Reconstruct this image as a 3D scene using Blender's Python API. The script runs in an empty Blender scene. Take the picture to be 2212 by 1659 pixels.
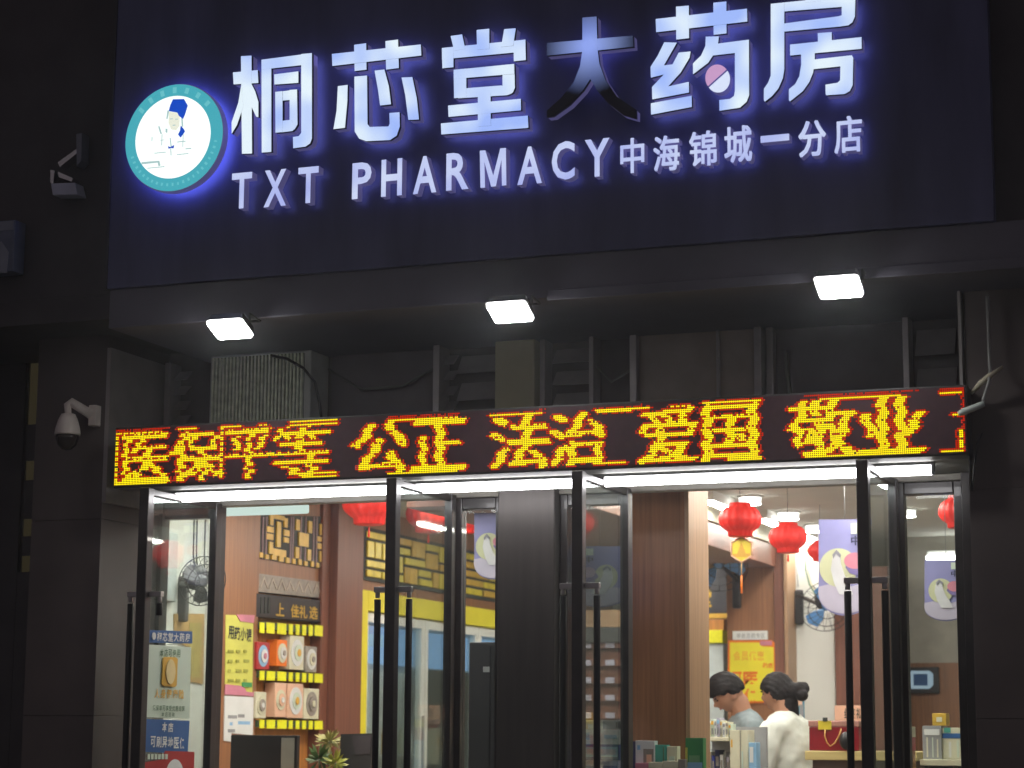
import bpy, bmesh, math, random
import numpy as np
from mathutils import Vector, Matrix
random.seed(7)
R = math.radians
SC = bpy.context.scene
COL = SC.collection

# ------------------------------------------------------------------ camera, world, exposure
YAW, PITCH, ROLL, F = R(20.49), R(9.447), R(0.372), 4563.0      # focal length in units of a 2212-wide picture
CAM = Vector((0.0, -8.3, 1.38))
HAZE = 0.0055
_cy, _sy, _cp, _sp = math.cos(YAW), math.sin(YAW), math.cos(PITCH), math.sin(PITCH)
FWD = Vector((-_sy*_cp, _cy*_cp, _sp)); _r = Vector((_cy, _sy, 0)); _u = _r.cross(FWD)
CR = _r*math.cos(ROLL) + _u*math.sin(ROLL); CU = _u*math.cos(ROLL) - _r*math.sin(ROLL)
cam = bpy.data.cameras.new('camera'); camo = bpy.data.objects.new('camera', cam); COL.objects.link(camo)
camo.matrix_world = Matrix(((CR.x, CU.x, -FWD.x, CAM.x), (CR.y, CU.y, -FWD.y, CAM.y), (CR.z, CU.z, -FWD.z, CAM.z), (0, 0, 0, 1)))
cam.sensor_width = 36.0; cam.lens = 36.0*F/2212.0; cam.clip_start = 0.05; cam.clip_end = 500
cam.dof.use_dof = True; cam.dof.focus_distance = 8.7; cam.dof.aperture_fstop = 3.4
SC.camera = camo
w = bpy.data.worlds.new('World'); SC.world = w; w.use_nodes = True
bg = w.node_tree.nodes['Background']; bg.inputs[0].default_value = (0.70, 0.60, 0.66, 1); bg.inputs[1].default_value = 0.115   # dim town glow at night
SC.view_settings.view_transform = 'Standard'; SC.view_settings.look = 'None'; SC.view_settings.exposure = 0.0; SC.view_settings.gamma = 1.0
SC.cycles.use_denoising = True
SC.cycles.max_bounces = 8; SC.cycles.transparent_max_bounces = 16; SC.cycles.sample_clamp_indirect = 4.0

def ray(x, y): return CR*(x-1106.0) - CU*(y-829.5) + FWD*F
def PY(x, y, Y):
    d = ray(x, y); return CAM + d*((Y-CAM.y)/d.y)
def PX(x, y, X):
    d = ray(x, y); return CAM + d*((X-CAM.x)/d.x)
def PZ(x, y, Z):
    d = ray(x, y); return CAM + d*((Z-CAM.z)/d.z)

# ------------------------------------------------------------------ materials
MATS = {}
def nodes(m): return m.node_tree.nodes, m.node_tree.links
def mat(name, col, rough=0.5, metal=0.0, emit=None, es=0.0, var=0.12, scale=9.0, bump=0.0, spec=0.5, stretch=None, coat=0.0):
    if name in MATS: return MATS[name]
    m = bpy.data.materials.new(name); m.use_nodes = True; n, l = nodes(m); b = n['Principled BSDF']
    b.inputs['Roughness'].default_value = rough; b.inputs['Metallic'].default_value = metal
    b.inputs['Specular IOR Level'].default_value = spec; b.inputs['Coat Weight'].default_value = coat
    tc = n.new('ShaderNodeTexCoord'); mp = n.new('ShaderNodeMapping'); l.new(tc.outputs['Object'], mp.inputs[0])
    if stretch: mp.inputs['Scale'].default_value = stretch
    nz = n.new('ShaderNodeTexNoise'); nz.inputs['Scale'].default_value = scale; nz.inputs['Detail'].default_value = 5
    l.new(mp.outputs[0], nz.inputs['Vector'])
    mr = n.new('ShaderNodeMapRange'); mr.inputs[1].default_value = 0.3; mr.inputs[2].default_value = 0.7
    mr.inputs[3].default_value = 1-var; mr.inputs[4].default_value = 1+var; l.new(nz.outputs[0], mr.inputs[0])
    mx = n.new('ShaderNodeMix'); mx.data_type = 'RGBA'; mx.blend_type = 'MULTIPLY'; mx.inputs[0].default_value = 1
    mx.inputs[6].default_value = (*col, 1); l.new(mr.outputs[0], mx.inputs[7]); l.new(mx.outputs[2], b.inputs['Base Color'])
    if bump:
        bp = n.new('ShaderNodeBump'); bp.inputs['Strength'].default_value = bump; bp.inputs['Distance'].default_value = 0.01
        l.new(nz.outputs[0], bp.inputs['Height']); l.new(bp.outputs[0], b.inputs['Normal'])
    if emit:
        b.inputs['Emission Color'].default_value = (*emit, 1); b.inputs['Emission Strength'].default_value = es
    MATS[name] = m; return m
def emis(name, col, s):
    if name in MATS: return MATS[name]
    m = bpy.data.materials.new(name); m.use_nodes = True; n, l = nodes(m); n.remove(n['Principled BSDF'])
    e = n.new('ShaderNodeEmission'); e.inputs[0].default_value = (*col, 1); e.inputs[1].default_value = s
    l.new(e.outputs[0], n['Material Output'].inputs[0]); MATS[name] = m; return m
def emis_sign(name, lo, hi, s, centre=None, rad=0.35, power=1.6, scale=5.0):
    """back-lit acrylic: uneven LED modules behind; optional centre = only the modules near it still work"""
    m = bpy.data.materials.new(name); m.use_nodes = True; n, l = nodes(m); n.remove(n['Principled BSDF'])
    tc = n.new('ShaderNodeTexCoord'); nz = n.new('ShaderNodeTexNoise'); nz.inputs['Scale'].default_value = scale; nz.inputs['Detail'].default_value = 1
    l.new(tc.outputs['Object'], nz.inputs['Vector'])
    mr = n.new('ShaderNodeMapRange'); mr.inputs[1].default_value = 0.32; mr.inputs[2].default_value = 0.66; l.new(nz.outputs[0], mr.inputs[0])
    mx = n.new('ShaderNodeMix'); mx.data_type = 'RGBA'; mx.inputs[6].default_value = (*lo, 1); mx.inputs[7].default_value = (*hi, 1)
    l.new(mr.outputs[0], mx.inputs[0])
    e = n.new('ShaderNodeEmission'); l.new(mx.outputs[2], e.inputs[0]); e.inputs[1].default_value = s
    if centre is not None:
        vd = n.new('ShaderNodeVectorMath'); vd.operation = 'DISTANCE'; vd.inputs[1].default_value = centre; l.new(tc.outputs['Object'], vd.inputs[0])
        m2 = n.new('ShaderNodeMapRange'); m2.inputs[1].default_value = 0.02; m2.inputs[2].default_value = rad; m2.inputs[3].default_value = 1; m2.inputs[4].default_value = 0
        l.new(vd.outputs['Value'], m2.inputs[0]); pw = n.new('ShaderNodeMath'); pw.operation = 'POWER'; pw.inputs[1].default_value = power; l.new(m2.outputs[0], pw.inputs[0])
        ml = n.new('ShaderNodeMath'); ml.operation = 'MULTIPLY'; ml.inputs[1].default_value = s; l.new(pw.outputs[0], ml.inputs[0]); l.new(ml.outputs[0], e.inputs[1])
        d = n.new('ShaderNodeBsdfPrincipled'); d.inputs['Base Color'].default_value = (0.03, 0.03, 0.05, 1); d.inputs['Roughness'].default_value = .35
        a = n.new('ShaderNodeAddShader'); l.new(e.outputs[0], a.inputs[0]); l.new(d.outputs[0], a.inputs[1]); l.new(a.outputs[0], n['Material Output'].inputs[0])
    else:
        l.new(e.outputs[0], n['Material Output'].inputs[0])
    return m
def glass_mat(name, tint=(0.9, 0.95, 0.93), gloss=0.5, haze=0.05):
    m = bpy.data.materials.new(name); m.use_nodes = True; n, l = nodes(m); n.remove(n['Principled BSDF'])
    t = n.new('ShaderNodeBsdfTransparent'); t.inputs[0].default_value = (*tint, 1)
    g = n.new('ShaderNodeBsdfGlossy'); g.inputs['Roughness'].default_value = 0.03; g.inputs[0].default_value = (0.9, 0.95, 0.95, 1)
    fr = n.new('ShaderNodeFresnel'); fr.inputs[0].default_value = 1.45
    k = n.new('ShaderNodeMath'); k.operation = 'MULTIPLY'; k.inputs[1].default_value = gloss; l.new(fr.outputs[0], k.inputs[0])
    d = n.new('ShaderNodeBsdfDiffuse'); d.inputs[0].default_value = (0.55, 0.6, 0.6, 1)
    nz = n.new('ShaderNodeTexNoise'); nz.inputs['Scale'].default_value = 3.5; nz.inputs['Detail'].default_value = 4
    mr = n.new('ShaderNodeMapRange'); mr.inputs[3].default_value = 0.2*haze; mr.inputs[4].default_value = 1.8*haze; l.new(nz.outputs[0], mr.inputs[0])
    m1 = n.new('ShaderNodeMixShader'); l.new(mr.outputs[0], m1.inputs[0]); l.new(t.outputs[0], m1.inputs[1]); l.new(d.outputs[0], m1.inputs[2])
    m2 = n.new('ShaderNodeMixShader'); l.new(k.outputs[0], m2.inputs[0]); l.new(m1.outputs[0], m2.inputs[1]); l.new(g.outputs[0], m2.inputs[2])
    l.new(m2.outputs[0], n['Material Output'].inputs[0]); return m

M = dict(
    facade=mat('facade_brown', (0.13, 0.105, 0.10), .55, var=.18, scale=3, bump=.05),
    facade2=mat('facade_dark', (0.075, 0.068, 0.072), .6, var=.2, scale=4, bump=.05),
    fascia=mat('fascia_blue_grey', (0.105, 0.115, 0.23), .42, var=.3, scale=2.5, stretch=(2.5, 2.5, .5)),
    beam=mat('beam_grey', (0.15, 0.145, 0.185), .55, var=.12, scale=3),
    trim=mat('trim_grey', (0.42, 0.39, 0.38), .4, metal=.3, var=.1),
    frame=mat('frame_black_brown', (0.035, 0.028, 0.028), .35, var=.25, scale=14, coat=.2),
    colm=mat('column_bronze', (0.075, 0.064, 0.06), .38, var=.12, scale=5, stretch=(6, 6, .4), metal=.25),
    black=mat('black_plastic', (0.012, 0.012, 0.013), .4, var=.2),
    dgrey=mat('dark_grey', (0.06, 0.058, 0.06), .5),
    grey=mat('mid_grey', (0.3, 0.31, 0.32), .5),
    chrome=mat('brushed_steel', (0.75, 0.74, 0.74), .22, metal=1, var=.05),
    ret=mat('letter_return_glow', (0.5, 0.48, 0.62), .28, metal=.5, var=.06, emit=(.24, .22, .55), es=.22),  # metal sides, no lamp: glow added for lavender tint and light on the panel
    white=mat('white_paint', (0.76, 0.77, 0.73), .55, var=.05, scale=4),
    wall=mat('white_wall', (0.70, 0.71, 0.66), .75, var=.06, scale=2),
    ceil=mat('ceiling_white', (0.66, 0.65, 0.59), .8, var=.05, scale=3),
    wood=mat('wood_brown', (0.29, 0.13, 0.058), .38, var=.22, scale=5, stretch=(14, 14, .5)),
    wood2=mat('wood_reddish', (0.20, 0.075, 0.045), .42, var=.2, scale=5, stretch=(14, 14, .5)),
    wood3=mat('wood_light', (0.42, 0.26, 0.15), .4, var=.16, scale=5, stretch=(14, 14, .5)),
    wood4=mat('wood_orange', (0.50, 0.21, 0.05), .4, var=.2, scale=5, stretch=(9, 9, .7)),
    gold=mat('gold_paint', (0.68, 0.44, 0.06), .35, metal=.15, var=.15, scale=20),
    gold2=mat('yellow_gilt', (0.80, 0.66, 0.06), .3, metal=.1, var=.18, scale=12),
    yellow=mat('yellow_card', (0.82, 0.72, 0.03), .5, var=.06),
    tagy=mat('price_tag_yellow', (0.9, 0.9, 0.02), .45, var=.06, scale=40),
    lime=mat('poster_yellow_green', (0.62, 0.62, 0.12), .5, var=.06),
    red=mat('lantern_red', (0.80, 0.022, 0.015), .55, var=.1, scale=20),
    redp=mat('sticker_red', (0.42, 0.03, 0.03), .45, var=.1),
    dred=mat('gift_dark_red', (0.24, 0.012, 0.02), .3, var=.15),
    pink=mat('pink_print', (0.6, 0.22, 0.30), .5),
    orange=mat('orange_print', (0.85, 0.2, 0.015), .5, var=.08),
    amber=mat('amber_print', (0.75, 0.43, 0.06), .5, var=.1),
    blue=mat('blue_print', (0.03, 0.05, 0.3), .45, var=.08),
    blue2=mat('teal_blue_print', (0.03, 0.12, 0.34), .45, var=.08),
    lblue=mat('light_blue_print', (0.28, 0.52, 0.75), .45, var=.1),
    fanblue=mat('fan_blade_blue', (0.12, 0.3, 0.62), .25, var=.1),
    lilac=mat('lilac_print', (0.26, 0.26, 0.52), .5, var=.06),
    plilac=mat('pale_lilac_print', (0.48, 0.45, 0.57), .5, var=.05),
    moon=mat('pale_moon_print', (0.55, 0.57, 0.36), .5, var=.06),
    mint=mat('pale_green_paper', (0.62, 0.72, 0.6), .5, var=.04),
    paper=mat('white_paper', (0.74, 0.76, 0.74), .55, var=.05),
    cream=mat('cream_card', (0.7, 0.68, 0.5), .5, var=.08),
    green=mat('green_print', (0.06, 0.3, 0.1), .5, var=.1),
    teal=mat('teal_box', (0.08, 0.38, 0.3), .5, var=.1),
    dgreen=mat('dark_green_print', (0.1, 0.2, 0.11), .5),
    ink=mat('dark_ink', (0.03, 0.035, 0.03), .6),
    navy=mat('navy_ink', (0.025, 0.03, 0.09), .5),
    peach=mat('peach_card', (0.8, 0.5, 0.34), .5, var=.06),
    steelgrey=mat('valance_grey', (0.32, 0.29, 0.25), .4, var=.2, scale=25),
    beige=mat('beige_tile', (0.40, 0.36, 0.23), .45, var=.08, scale=6),
    floor=mat('floor_tile', (0.45, 0.41, 0.35), .25, var=.08, scale=2),
    pave=mat('paving', (0.16, 0.155, 0.15), .85, var=.25, scale=12, bump=.2),
    skin=mat('skin', (0.40, 0.20, 0.12), .5, var=.06, scale=14),
    hair=mat('black_hair', (0.010, 0.008, 0.008), .62, spec=.2, var=.4, scale=30, stretch=(1, 1, 4), bump=.25),
    coat=mat('white_coat', (0.64, 0.68, 0.61), .8, var=.12, scale=9, bump=.7),
    shirt=mat('grey_shirt', (0.19, 0.235, 0.245), .8, var=.08, scale=9, bump=.3),
    trouser=mat('dark_trousers', (0.03, 0.03, 0.04), .8),
    ledbody=mat('led_face', (0.075, 0.032, 0.045), .6, var=.12, scale=30),
    neon_off=mat('unlit_sign_grey', (0.40, 0.43, 0.52), .35, var=.2),
    fin=mat('condenser_fins', (0.80, 0.84, 0.68), .45, metal=.15, var=.2, scale=30),
    camw=mat('camera_white', (0.88, 0.80, 0.74), .4),
    domed=mat('dome_dark', (0.03, 0.022, 0.022), .12),
    wire=mat('cable_dark', (0.02, 0.02, 0.02), .5),
    rope=mat('pale_cable', (0.66, 0.6, 0.45), .5),
    ribbon=mat('gold_ribbon', (0.6, 0.35, 0.1), .4),
    glassd=glass_mat('door_glass', (0.93, 0.96, 0.95), .32, .02),
    glass=glass_mat('window_glass', (0.94, 0.96, 0.95), .35, .02),
    glassf=glass_mat('fridge_glass', (0.9, 0.94, 0.94), .5, .02),
)
E_TUBE = emis('tube_white', (1, 0.98, 0.99), 17.0)
E_FLOOD = emis('flood_white', (1, 1, 0.97), 52.0)
E_CEIL = emis('ceiling_lamp_white', (1, 0.96, 0.87), 70.0)
E_DRUM = emis('drum_white', (1, .98, .94), 2.2)
E_BATTEN = emis('batten_greenish', (0.80, 1, 0.90), .75)
E_YEL = emis('led_yellow', (1.0, 0.82, 0.0), 1.3)
E_RED = emis('led_red', (1.0, 0.03, 0.0), .65)
E_BLUE = emis('fridge_header', (0.36, 0.62, 1.0), 1.0)
E_WARM = emis('neighbour_slit', (0.62, 0.50, 0.24), .035)
E_SCREEN = emis('wall_screen', (0.55, 0.72, 0.85), .5)

# ------------------------------------------------------------------ mesh builder
class MB:
    def __init__(s): s.v, s.f, s.m, s.sm = [], [], [], []
    def add(s, verts, faces, mi=0, smooth=False):
        k = len(s.v); s.v += [tuple(p) for p in verts]
        for f in faces: s.f.append([k+i for i in f]); s.m.append(mi); s.sm.append(smooth)
        return s
    def box(s, x0, x1, y0, y1, z0, z1, mi=0):
        x0, x1 = sorted((x0, x1)); y0, y1 = sorted((y0, y1)); z0, z1 = sorted((z0, z1))
        v = [(x, y, z) for x in (x0, x1) for y in (y0, y1) for z in (z0, z1)]
        return s.add(v, [(0, 1, 3, 2), (4, 6, 7, 5), (0, 4, 5, 1), (2, 3, 7, 6), (0, 2, 6, 4), (1, 5, 7, 3)], mi)
    def prism(s, front, back, mi=0, side=None, backm=None):
        n = len(front); side = mi if side is None else side; backm = side if backm is None else backm
        k = len(s.v); s.v += [tuple(p) for p in front] + [tuple(p) for p in back]
        s.f.append([k+i for i in range(n)]); s.m.append(mi); s.sm.append(False)
        s.f.append([k+n+i for i in range(n)][::-1]); s.m.append(backm); s.sm.append(False)
        for i in range(n):
            j = (i+1) % n; s.f.append([k+j, k+i, k+n+i, k+n+j]); s.m.append(side); s.sm.append(False)
        return s
    def tube(s, pts, r, seg=8, mi=0, cap=True):
        pts = [Vector(p) for p in pts]; n = len(pts); rs = r if isinstance(r, (list, tuple)) else [r]*n
        k = len(s.v); ref = None
        for i, p in enumerate(pts):
            d = (pts[min(i+1, n-1)] - pts[max(i-1, 0)]).normalized()
            if ref is None: ref = Vector((0, 0, 1)) if abs(d.z) < .9 else Vector((1, 0, 0))
            a = d.cross(ref).normalized(); b = d.cross(a)
            ref = a.cross(d) if a.cross(d).length > .1 else ref
            for j in range(seg):
                t = 2*math.pi*j/seg; s.v.append(tuple(p + a*math.cos(t)*rs[i] + b*math.sin(t)*rs[i]))
        for i in range(n-1):
            for j in range(seg):
                q = (j+1) % seg; s.f.append([k+i*seg+j, k+i*seg+q, k+(i+1)*seg+q, k+(i+1)*seg+j]); s.m.append(mi); s.sm.append(True)
        if cap:
            s.f.append([k+j for j in range(seg)][::-1]); s.m.append(mi); s.sm.append(False)
            s.f.append([k+(n-1)*seg+j for j in range(seg)]); s.m.append(mi); s.sm.append(False)
        return s
    def lathe(s, c, prof, seg=24, mi=0, axis=(0, 0, 1), lobes=0, amp=0.0):
        """prof: (radius, height) pairs along axis"""
        ax = Vector(axis).normalized(); a = ax.orthogonal().normalized(); b = ax.cross(a); c = Vector(c); k = len(s.v); n = len(prof)
        for r, h in prof:
            for j in range(seg):
                t = 2*math.pi*j/seg; rr = r*(1 + (amp*math.cos(lobes*t) if lobes else 0))
                s.v.append(tuple(c + ax*h + a*math.cos(t)*rr + b*math.sin(t)*rr))
        for i in range(n-1):
            for j in range(seg):
                q = (j+1) % seg; s.f.append([k+i*seg+j, k+i*seg+q, k+(i+1)*seg+q, k+(i+1)*seg+j]); s.m.append(mi); s.sm.append(True)
        s.f.append([k+j for j in range(seg)][::-1]); s.m.append(mi); s.sm.append(False)
        s.f.append([k+(n-1)*seg+j for j in range(seg)]); s.m.append(mi); s.sm.append(False)
        return s
    def ball(s, c, rx, ry, rz, mi=0, seg=16, rings=10):
        prof = []; k = len(s.v)
        for i in range(rings+1):
            ph = math.pi*i/rings
            for j in range(seg):
                t = 2*math.pi*j/seg
                s.v.append((c[0]+rx*math.sin(ph)*math.cos(t), c[1]+ry*math.sin(ph)*math.sin(t), c[2]-rz*math.cos(ph)))
        for i in range(rings):
            for j in range(seg):
                q = (j+1) % seg; s.f.append([k+i*seg+j, k+i*seg+q, k+(i+1)*seg+q, k+(i+1)*seg+j]); s.m.append(mi); s.sm.append(True)
        return s
    def build(s, name, mats, parent=None, bevel=0.0, weld=False):
        me = bpy.data.meshes.new(name); me.from_pydata(s.v, [], s.f)
        for m in (mats if isinstance(mats, (list, tuple)) else [mats]): me.materials.append(m)
        me.polygons.foreach_set('material_index', s.m); me.polygons.foreach_set('use_smooth', s.sm)
        bm = bmesh.new(); bm.from_mesh(me)
        if weld: bmesh.ops.remove_doubles(bm, verts=bm.verts, dist=1e-5)
        bmesh.ops.recalc_face_normals(bm, faces=bm.faces); bm.to_mesh(me); bm.free()
        o = bpy.data.objects.new(name, me); COL.objects.link(o)
        if bevel:
            b = o.modifiers.new('bevel', 'BEVEL'); b.width = bevel; b.segments = 2; b.limit_method = 'ANGLE'
        if parent is not None: adopt(o, parent)
        return o
WORLD = {}
def wloc(o):
    p = Vector((0, 0, 0))
    while o is not None:
        p = p + o.location; 
        if o.parent is not None: p = p + o.matrix_parent_inverse.translation
        o = o.parent
    return p
def adopt(o, parent):
    p = parent; o.parent = p
    o.matrix_parent_inverse = Matrix.Translation(-wloc(p))
def tag(o, label, cat, group=None, kind=None):
    o['label'] = label; o['category'] = cat
    if group: o['group'] = group
    if kind: o['kind'] = kind
    return o
def thing(name, label, cat, loc=(0, 0, 0), group=None):
    o = bpy.data.objects.new(name, None); COL.objects.link(o); o.location = loc; o.empty_display_size = .1
    return tag(o, label, cat, group)
def struct(o): o['kind'] = 'structure'; return o
def copy_tree(o, parent=None):
    c = o.copy(); COL.objects.link(c)
    if parent is not None: c.parent = parent; c.matrix_parent_inverse = o.matrix_parent_inverse.copy()
    for ch in list(o.children): copy_tree(ch, c)
    return c

# ------------------------------------------------------------------ text
_GL = {}
def glyph(text, bold=0.0):
    """triangulated flat outline of some text from the built-in font, as (verts Nx2, faces)"""
    key = (text, bold)
    if key in _GL: return _GL[key]
    c = bpy.data.curves.new('lettering', 'FONT'); c.body = text; c.size = 1; c.resolution_u = 3; c.offset = bold
    o = bpy.data.objects.new('lettering', c); COL.objects.link(o)
    dg = bpy.context.evaluated_depsgraph_get(); me = bpy.data.meshes.new_from_object(o.evaluated_get(dg))
    v = np.array([(p.co.x, p.co.y) for p in me.vertices]); f = [list(p.vertices) for p in me.polygons]
    bpy.data.objects.remove(o); bpy.data.curves.remove(c); bpy.data.meshes.remove(me)
    _GL[key] = (v, f); return _GL[key]

_EPS = [0]
def eps():
    _EPS[0] = (_EPS[0]+1) % 9; return _EPS[0]*0.00035
class Plane:
    """a wall plane: axis 'Y' (faces -Y, u = X) or 'X' (faces +X, u = Y); v = Z. Picture points are put on it."""
    def __init__(s, axis, c): s.ax, s.c = axis, c
    def uv(s, x, y):
        p = PY(x, y, s.c) if s.ax == 'Y' else PX(x, y, s.c); return ((p.x if s.ax == 'Y' else p.y), p.z)
    def pt(s, u, v, d=0.0): return (u, s.c-d, v) if s.ax == 'Y' else (s.c+d, u, v)
    def rng(s, x0, y0, x1, y1):
        xm, ym = (x0+x1)/2, (y0+y1)/2
        return s.uv(x0, ym)[0], s.uv(x1, ym)[0], s.uv(xm, y1)[1], s.uv(xm, y0)[1]
    def slab(s, mb, u0, u1, v0, v1, d0, d1, mi=0, side=None, backm=None):
        q = [(u0, v0), (u1, v0), (u1, v1), (u0, v1)]
        return mb.prism([s.pt(a, b, d1) for a, b in q], [s.pt(a, b, d0) for a, b in q], mi, side, backm)
    def rect(s, mb, x0, y0, x1, y1, d0, d1, mi=0, side=None):
        u0, u1, v0, v1 = s.rng(x0, y0, x1, y1); return s.slab(mb, u0, u1, v0, v1, d0, d1+eps(), mi, side)
    def poly(s, mb, pts, d0, d1, mi=0, side=None, backm=None):
        q = [s.uv(*p) for p in pts]; e = eps()
        return mb.prism([s.pt(a, b, d1+e) for a, b in q], [s.pt(a, b, d0) for a, b in q], mi, side, backm)
    def disc(s, mb, cx, cy, ry, d0, d1, mi=0, side=None, n=36, sq=1.0):
        u, v = s.uv(cx, cy); r = abs(s.uv(cx, cy-ry)[1]-v); e = eps()
        q = [(u+r*sq*math.cos(2*math.pi*i/n), v+r*math.sin(2*math.pi*i/n)) for i in range(n)]
        return mb.prism([s.pt(a, b, d1+e) for a, b in q], [s.pt(a, b, d0) for a, b in q], mi, side)
    def text(s, mb, txt, x0, y0, x1, y1, d, th=0.0, mi=0, side=None, backm=None, bold=0.0):
        v, f = glyph(txt, bold); u0, u1, w0, w1 = s.rng(x0, y0, x1, y1)
        lo, hi = v.min(0), v.max(0)
        if txt in ('一',): w0, w1 = w0, w1
        U = u0+(v[:, 0]-lo[0])/(hi[0]-lo[0])*(u1-u0); W = w0+(v[:, 1]-lo[1])/(hi[1]-lo[1])*(w1-w0)
        if th <= 0:
            return mb.add([s.pt(a, b, d) for a, b in zip(U, W)], f, mi)
        n = len(U); side = mi if side is None else side; backm = side if backm is None else backm
        mb.add([s.pt(a, b, d) for a, b in zip(U, W)] + [s.pt(a, b, d-th) for a, b in zip(U, W)], [], 0); k = len(mb.v)-2*n
        cnt = {}
        for g in f:
            mb.f.append([k+i for i in g]); mb.m.append(mi); mb.sm.append(False)
            mb.f.append([k+n+i for i in g][::-1]); mb.m.append(backm); mb.sm.append(False)
            for i in range(len(g)):
                e = (g[i], g[(i+1) % len(g)]); cnt[e] = 1
        for (a, b) in cnt:
            if (b, a) not in cnt:
                mb.f.append([k+b, k+a, k+n+a, k+n+b]); mb.m.append(side); mb.sm.append(False)
        return mb

def Z(ox, oy, k): return lambda pts: [(ox+x*k, oy+y*k) for x, y in pts]
def Zr(ox, oy, k): return lambda x0, y0, x1, y1: (ox+x0*k, oy+y0*k, ox+x1*k, oy+y1*k)

# ------------------------------------------------------------------ key levels
D0 = Plane('Y', 0.0)
H = [D0.uv(x, 1300)[0] for x in (470, 978, 1358, 1938)]           # hinge lines
FASC = -0.90
PF = Plane('Y', FASC)
LEDY = -0.62
PL = Plane('Y', LEDY)
z_led0 = PL.uv(1168, 1019)[1]; z_led1 = PL.uv(1168, 877)[1]
x_led0 = PL.uv(247, 988)[0]; x_led1 = PL.uv(2090, 908)[0]
z_soff = z_led0+0.012
z_head = D0.uv(800, 1082)[1]                                       # underside of the door header
z_fb = PF.uv(1102, 648)[1]                                         # underside of the fascia
z_pan = PF.uv(1188, 562)[1]
ZTOP = z_fb+2.6
XL, XR = -5.30, 0.6
x_jl = D0.uv(318, 1300)[0]; x_jr = D0.uv(2085, 1300)[0]
CZ = 2.74

# ------------------------------------------------------------------ ground
struct(MB().box(-40, 40, -60, -1.3, -0.4, -0.15).build('pavement', M['pave']))
struct(MB().box(-40, 40, -1.3, -0.02, -0.4, 0.0).build('entrance_step', M['pave']))
struct(MB().box(-6.2, 1.5, -0.02, 9.2, -0.4, 0.004).build('shop_floor', M['floor']))

# ------------------------------------------------------------------ building
B = thing('shop_building', 'dark brown shop building with recessed glazed front, bronze column and lit interior', 'building', (-3, 0, 0))
# left pilaster, with panel joints

xl0 = Plane('Y', -.5).uv(78, 900)[0]; xl1 = Plane('Y', -.5).uv(236, 900)[0]
mb = MB()
zz = [-.15, .62, 1.45, 2.28, 3.1, 3.95, 4.8, ZTOP]
for a, b in zip(zz[:-1], zz[1:]): mb.box(xl0, xl1-.02, -.5, .03, a+.0012, b-.0012)
mb.box(xl0+.01, xl1-.03, -.49, .028, -.15, ZTOP)
mb.build('wall', M['facade'], B, .001)
MB().box(xl1-.0195, xl1, -.503, .03, z_led1-.3, z_fb+.0).build('trim_strip', M['trim'], B)
# right pilaster
xr0 = Plane('Y', -.5).uv(2098, 1200)[0]
mb = MB()
for a, b in zip(zz[:-1], zz[1:]): mb.box(xr0, xr0+2.2, -.5, .25, a+.0012, b-.0012)
mb.box(xr0+.01, xr0+2.1, -.49, .2, -.15, ZTOP)
mb.build('wall', M['facade'], B, .001)
xr1 = Plane('Y', -.52).uv(2078, 750)[0]
MB().box(xr1, xr0-.001, -.46, .02, z_led1-.25, z_fb).build('pilaster_return', M['beige'], B)
MB().box(xr1-.012, xr1-.0005, -.52, 0, z_led1-.02, z_fb).build('trim_strip', M['trim'], B)
# far-left neighbour wall
g0, g1 = D0.uv(47, 1000)[0], D0.uv(76, 1000)[0]; gz0, gz1 = .3, D0.uv(62, 775)[1]
MB().box(xl0-4, g0, 0, .3, -.15, ZTOP).build('wall', M['facade2'], B)
MB().box(g1, xl0+.012, 0.002, .3, -.15, ZTOP).build('wall', M['facade2'], B)
MB().box(g0+.0005, g1-.0005, .002, .3, gz1, ZTOP).build('wall', M['facade2'], B)
MB().box(g0+.0005, g1-.0005, .002, .3, -.15, D0.uv(58, 1235)[1]-.001).build('wall', M['facade2'], B)
# wall of the recess above the doors and the ends of it
MB().box(xl1, xr0, .0, .22, z_led0+.02, z_fb+.3).build('recess_wall', mat('recess_dark', (.10, .085, .095), .6, var=.2, scale=5), B)
# beam and soffit of the overhang
xs0_ = PF.uv(236, 560)[0]
MB().box(xs0_, xr0+2.2, FASC+.012, .3, z_fb+.0, z_pan+.02).build('canopy_beam', M['beam'], B, .006)
MB().box(xl0-3, xs0_-.002, FASC+.10, .3, z_fb+.06, z_pan+.02).build('upper_wall', M['facade2'], B)
mb = MB(); mb.box(PF.uv(1180, 640)[0], xr0+.3, FASC+.002, FASC+.0115, z_fb-.012, z_fb+.03); mb.build('trim_strip', M['beam'], B, .004)
MB().box(xl0-3, xr0+2.2, FASC+.10, .3, z_pan+.021, ZTOP).build('upper_wall', M['facade2'], B)
# soffit over the doors
MB().box(x_led0+.02, x_led1-.02, LEDY+.115, -.001, z_soff, z_soff+.05).build('door_soffit', mat('soffit_grey', (.20, .20, .18), .6, var=.1), B)
MB().box(x_led0+.03, x_led1-.03, LEDY+.115, -.001, z_soff+.051, z_led1-.10).build('canopy_box', M['dgrey'], B)
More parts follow.
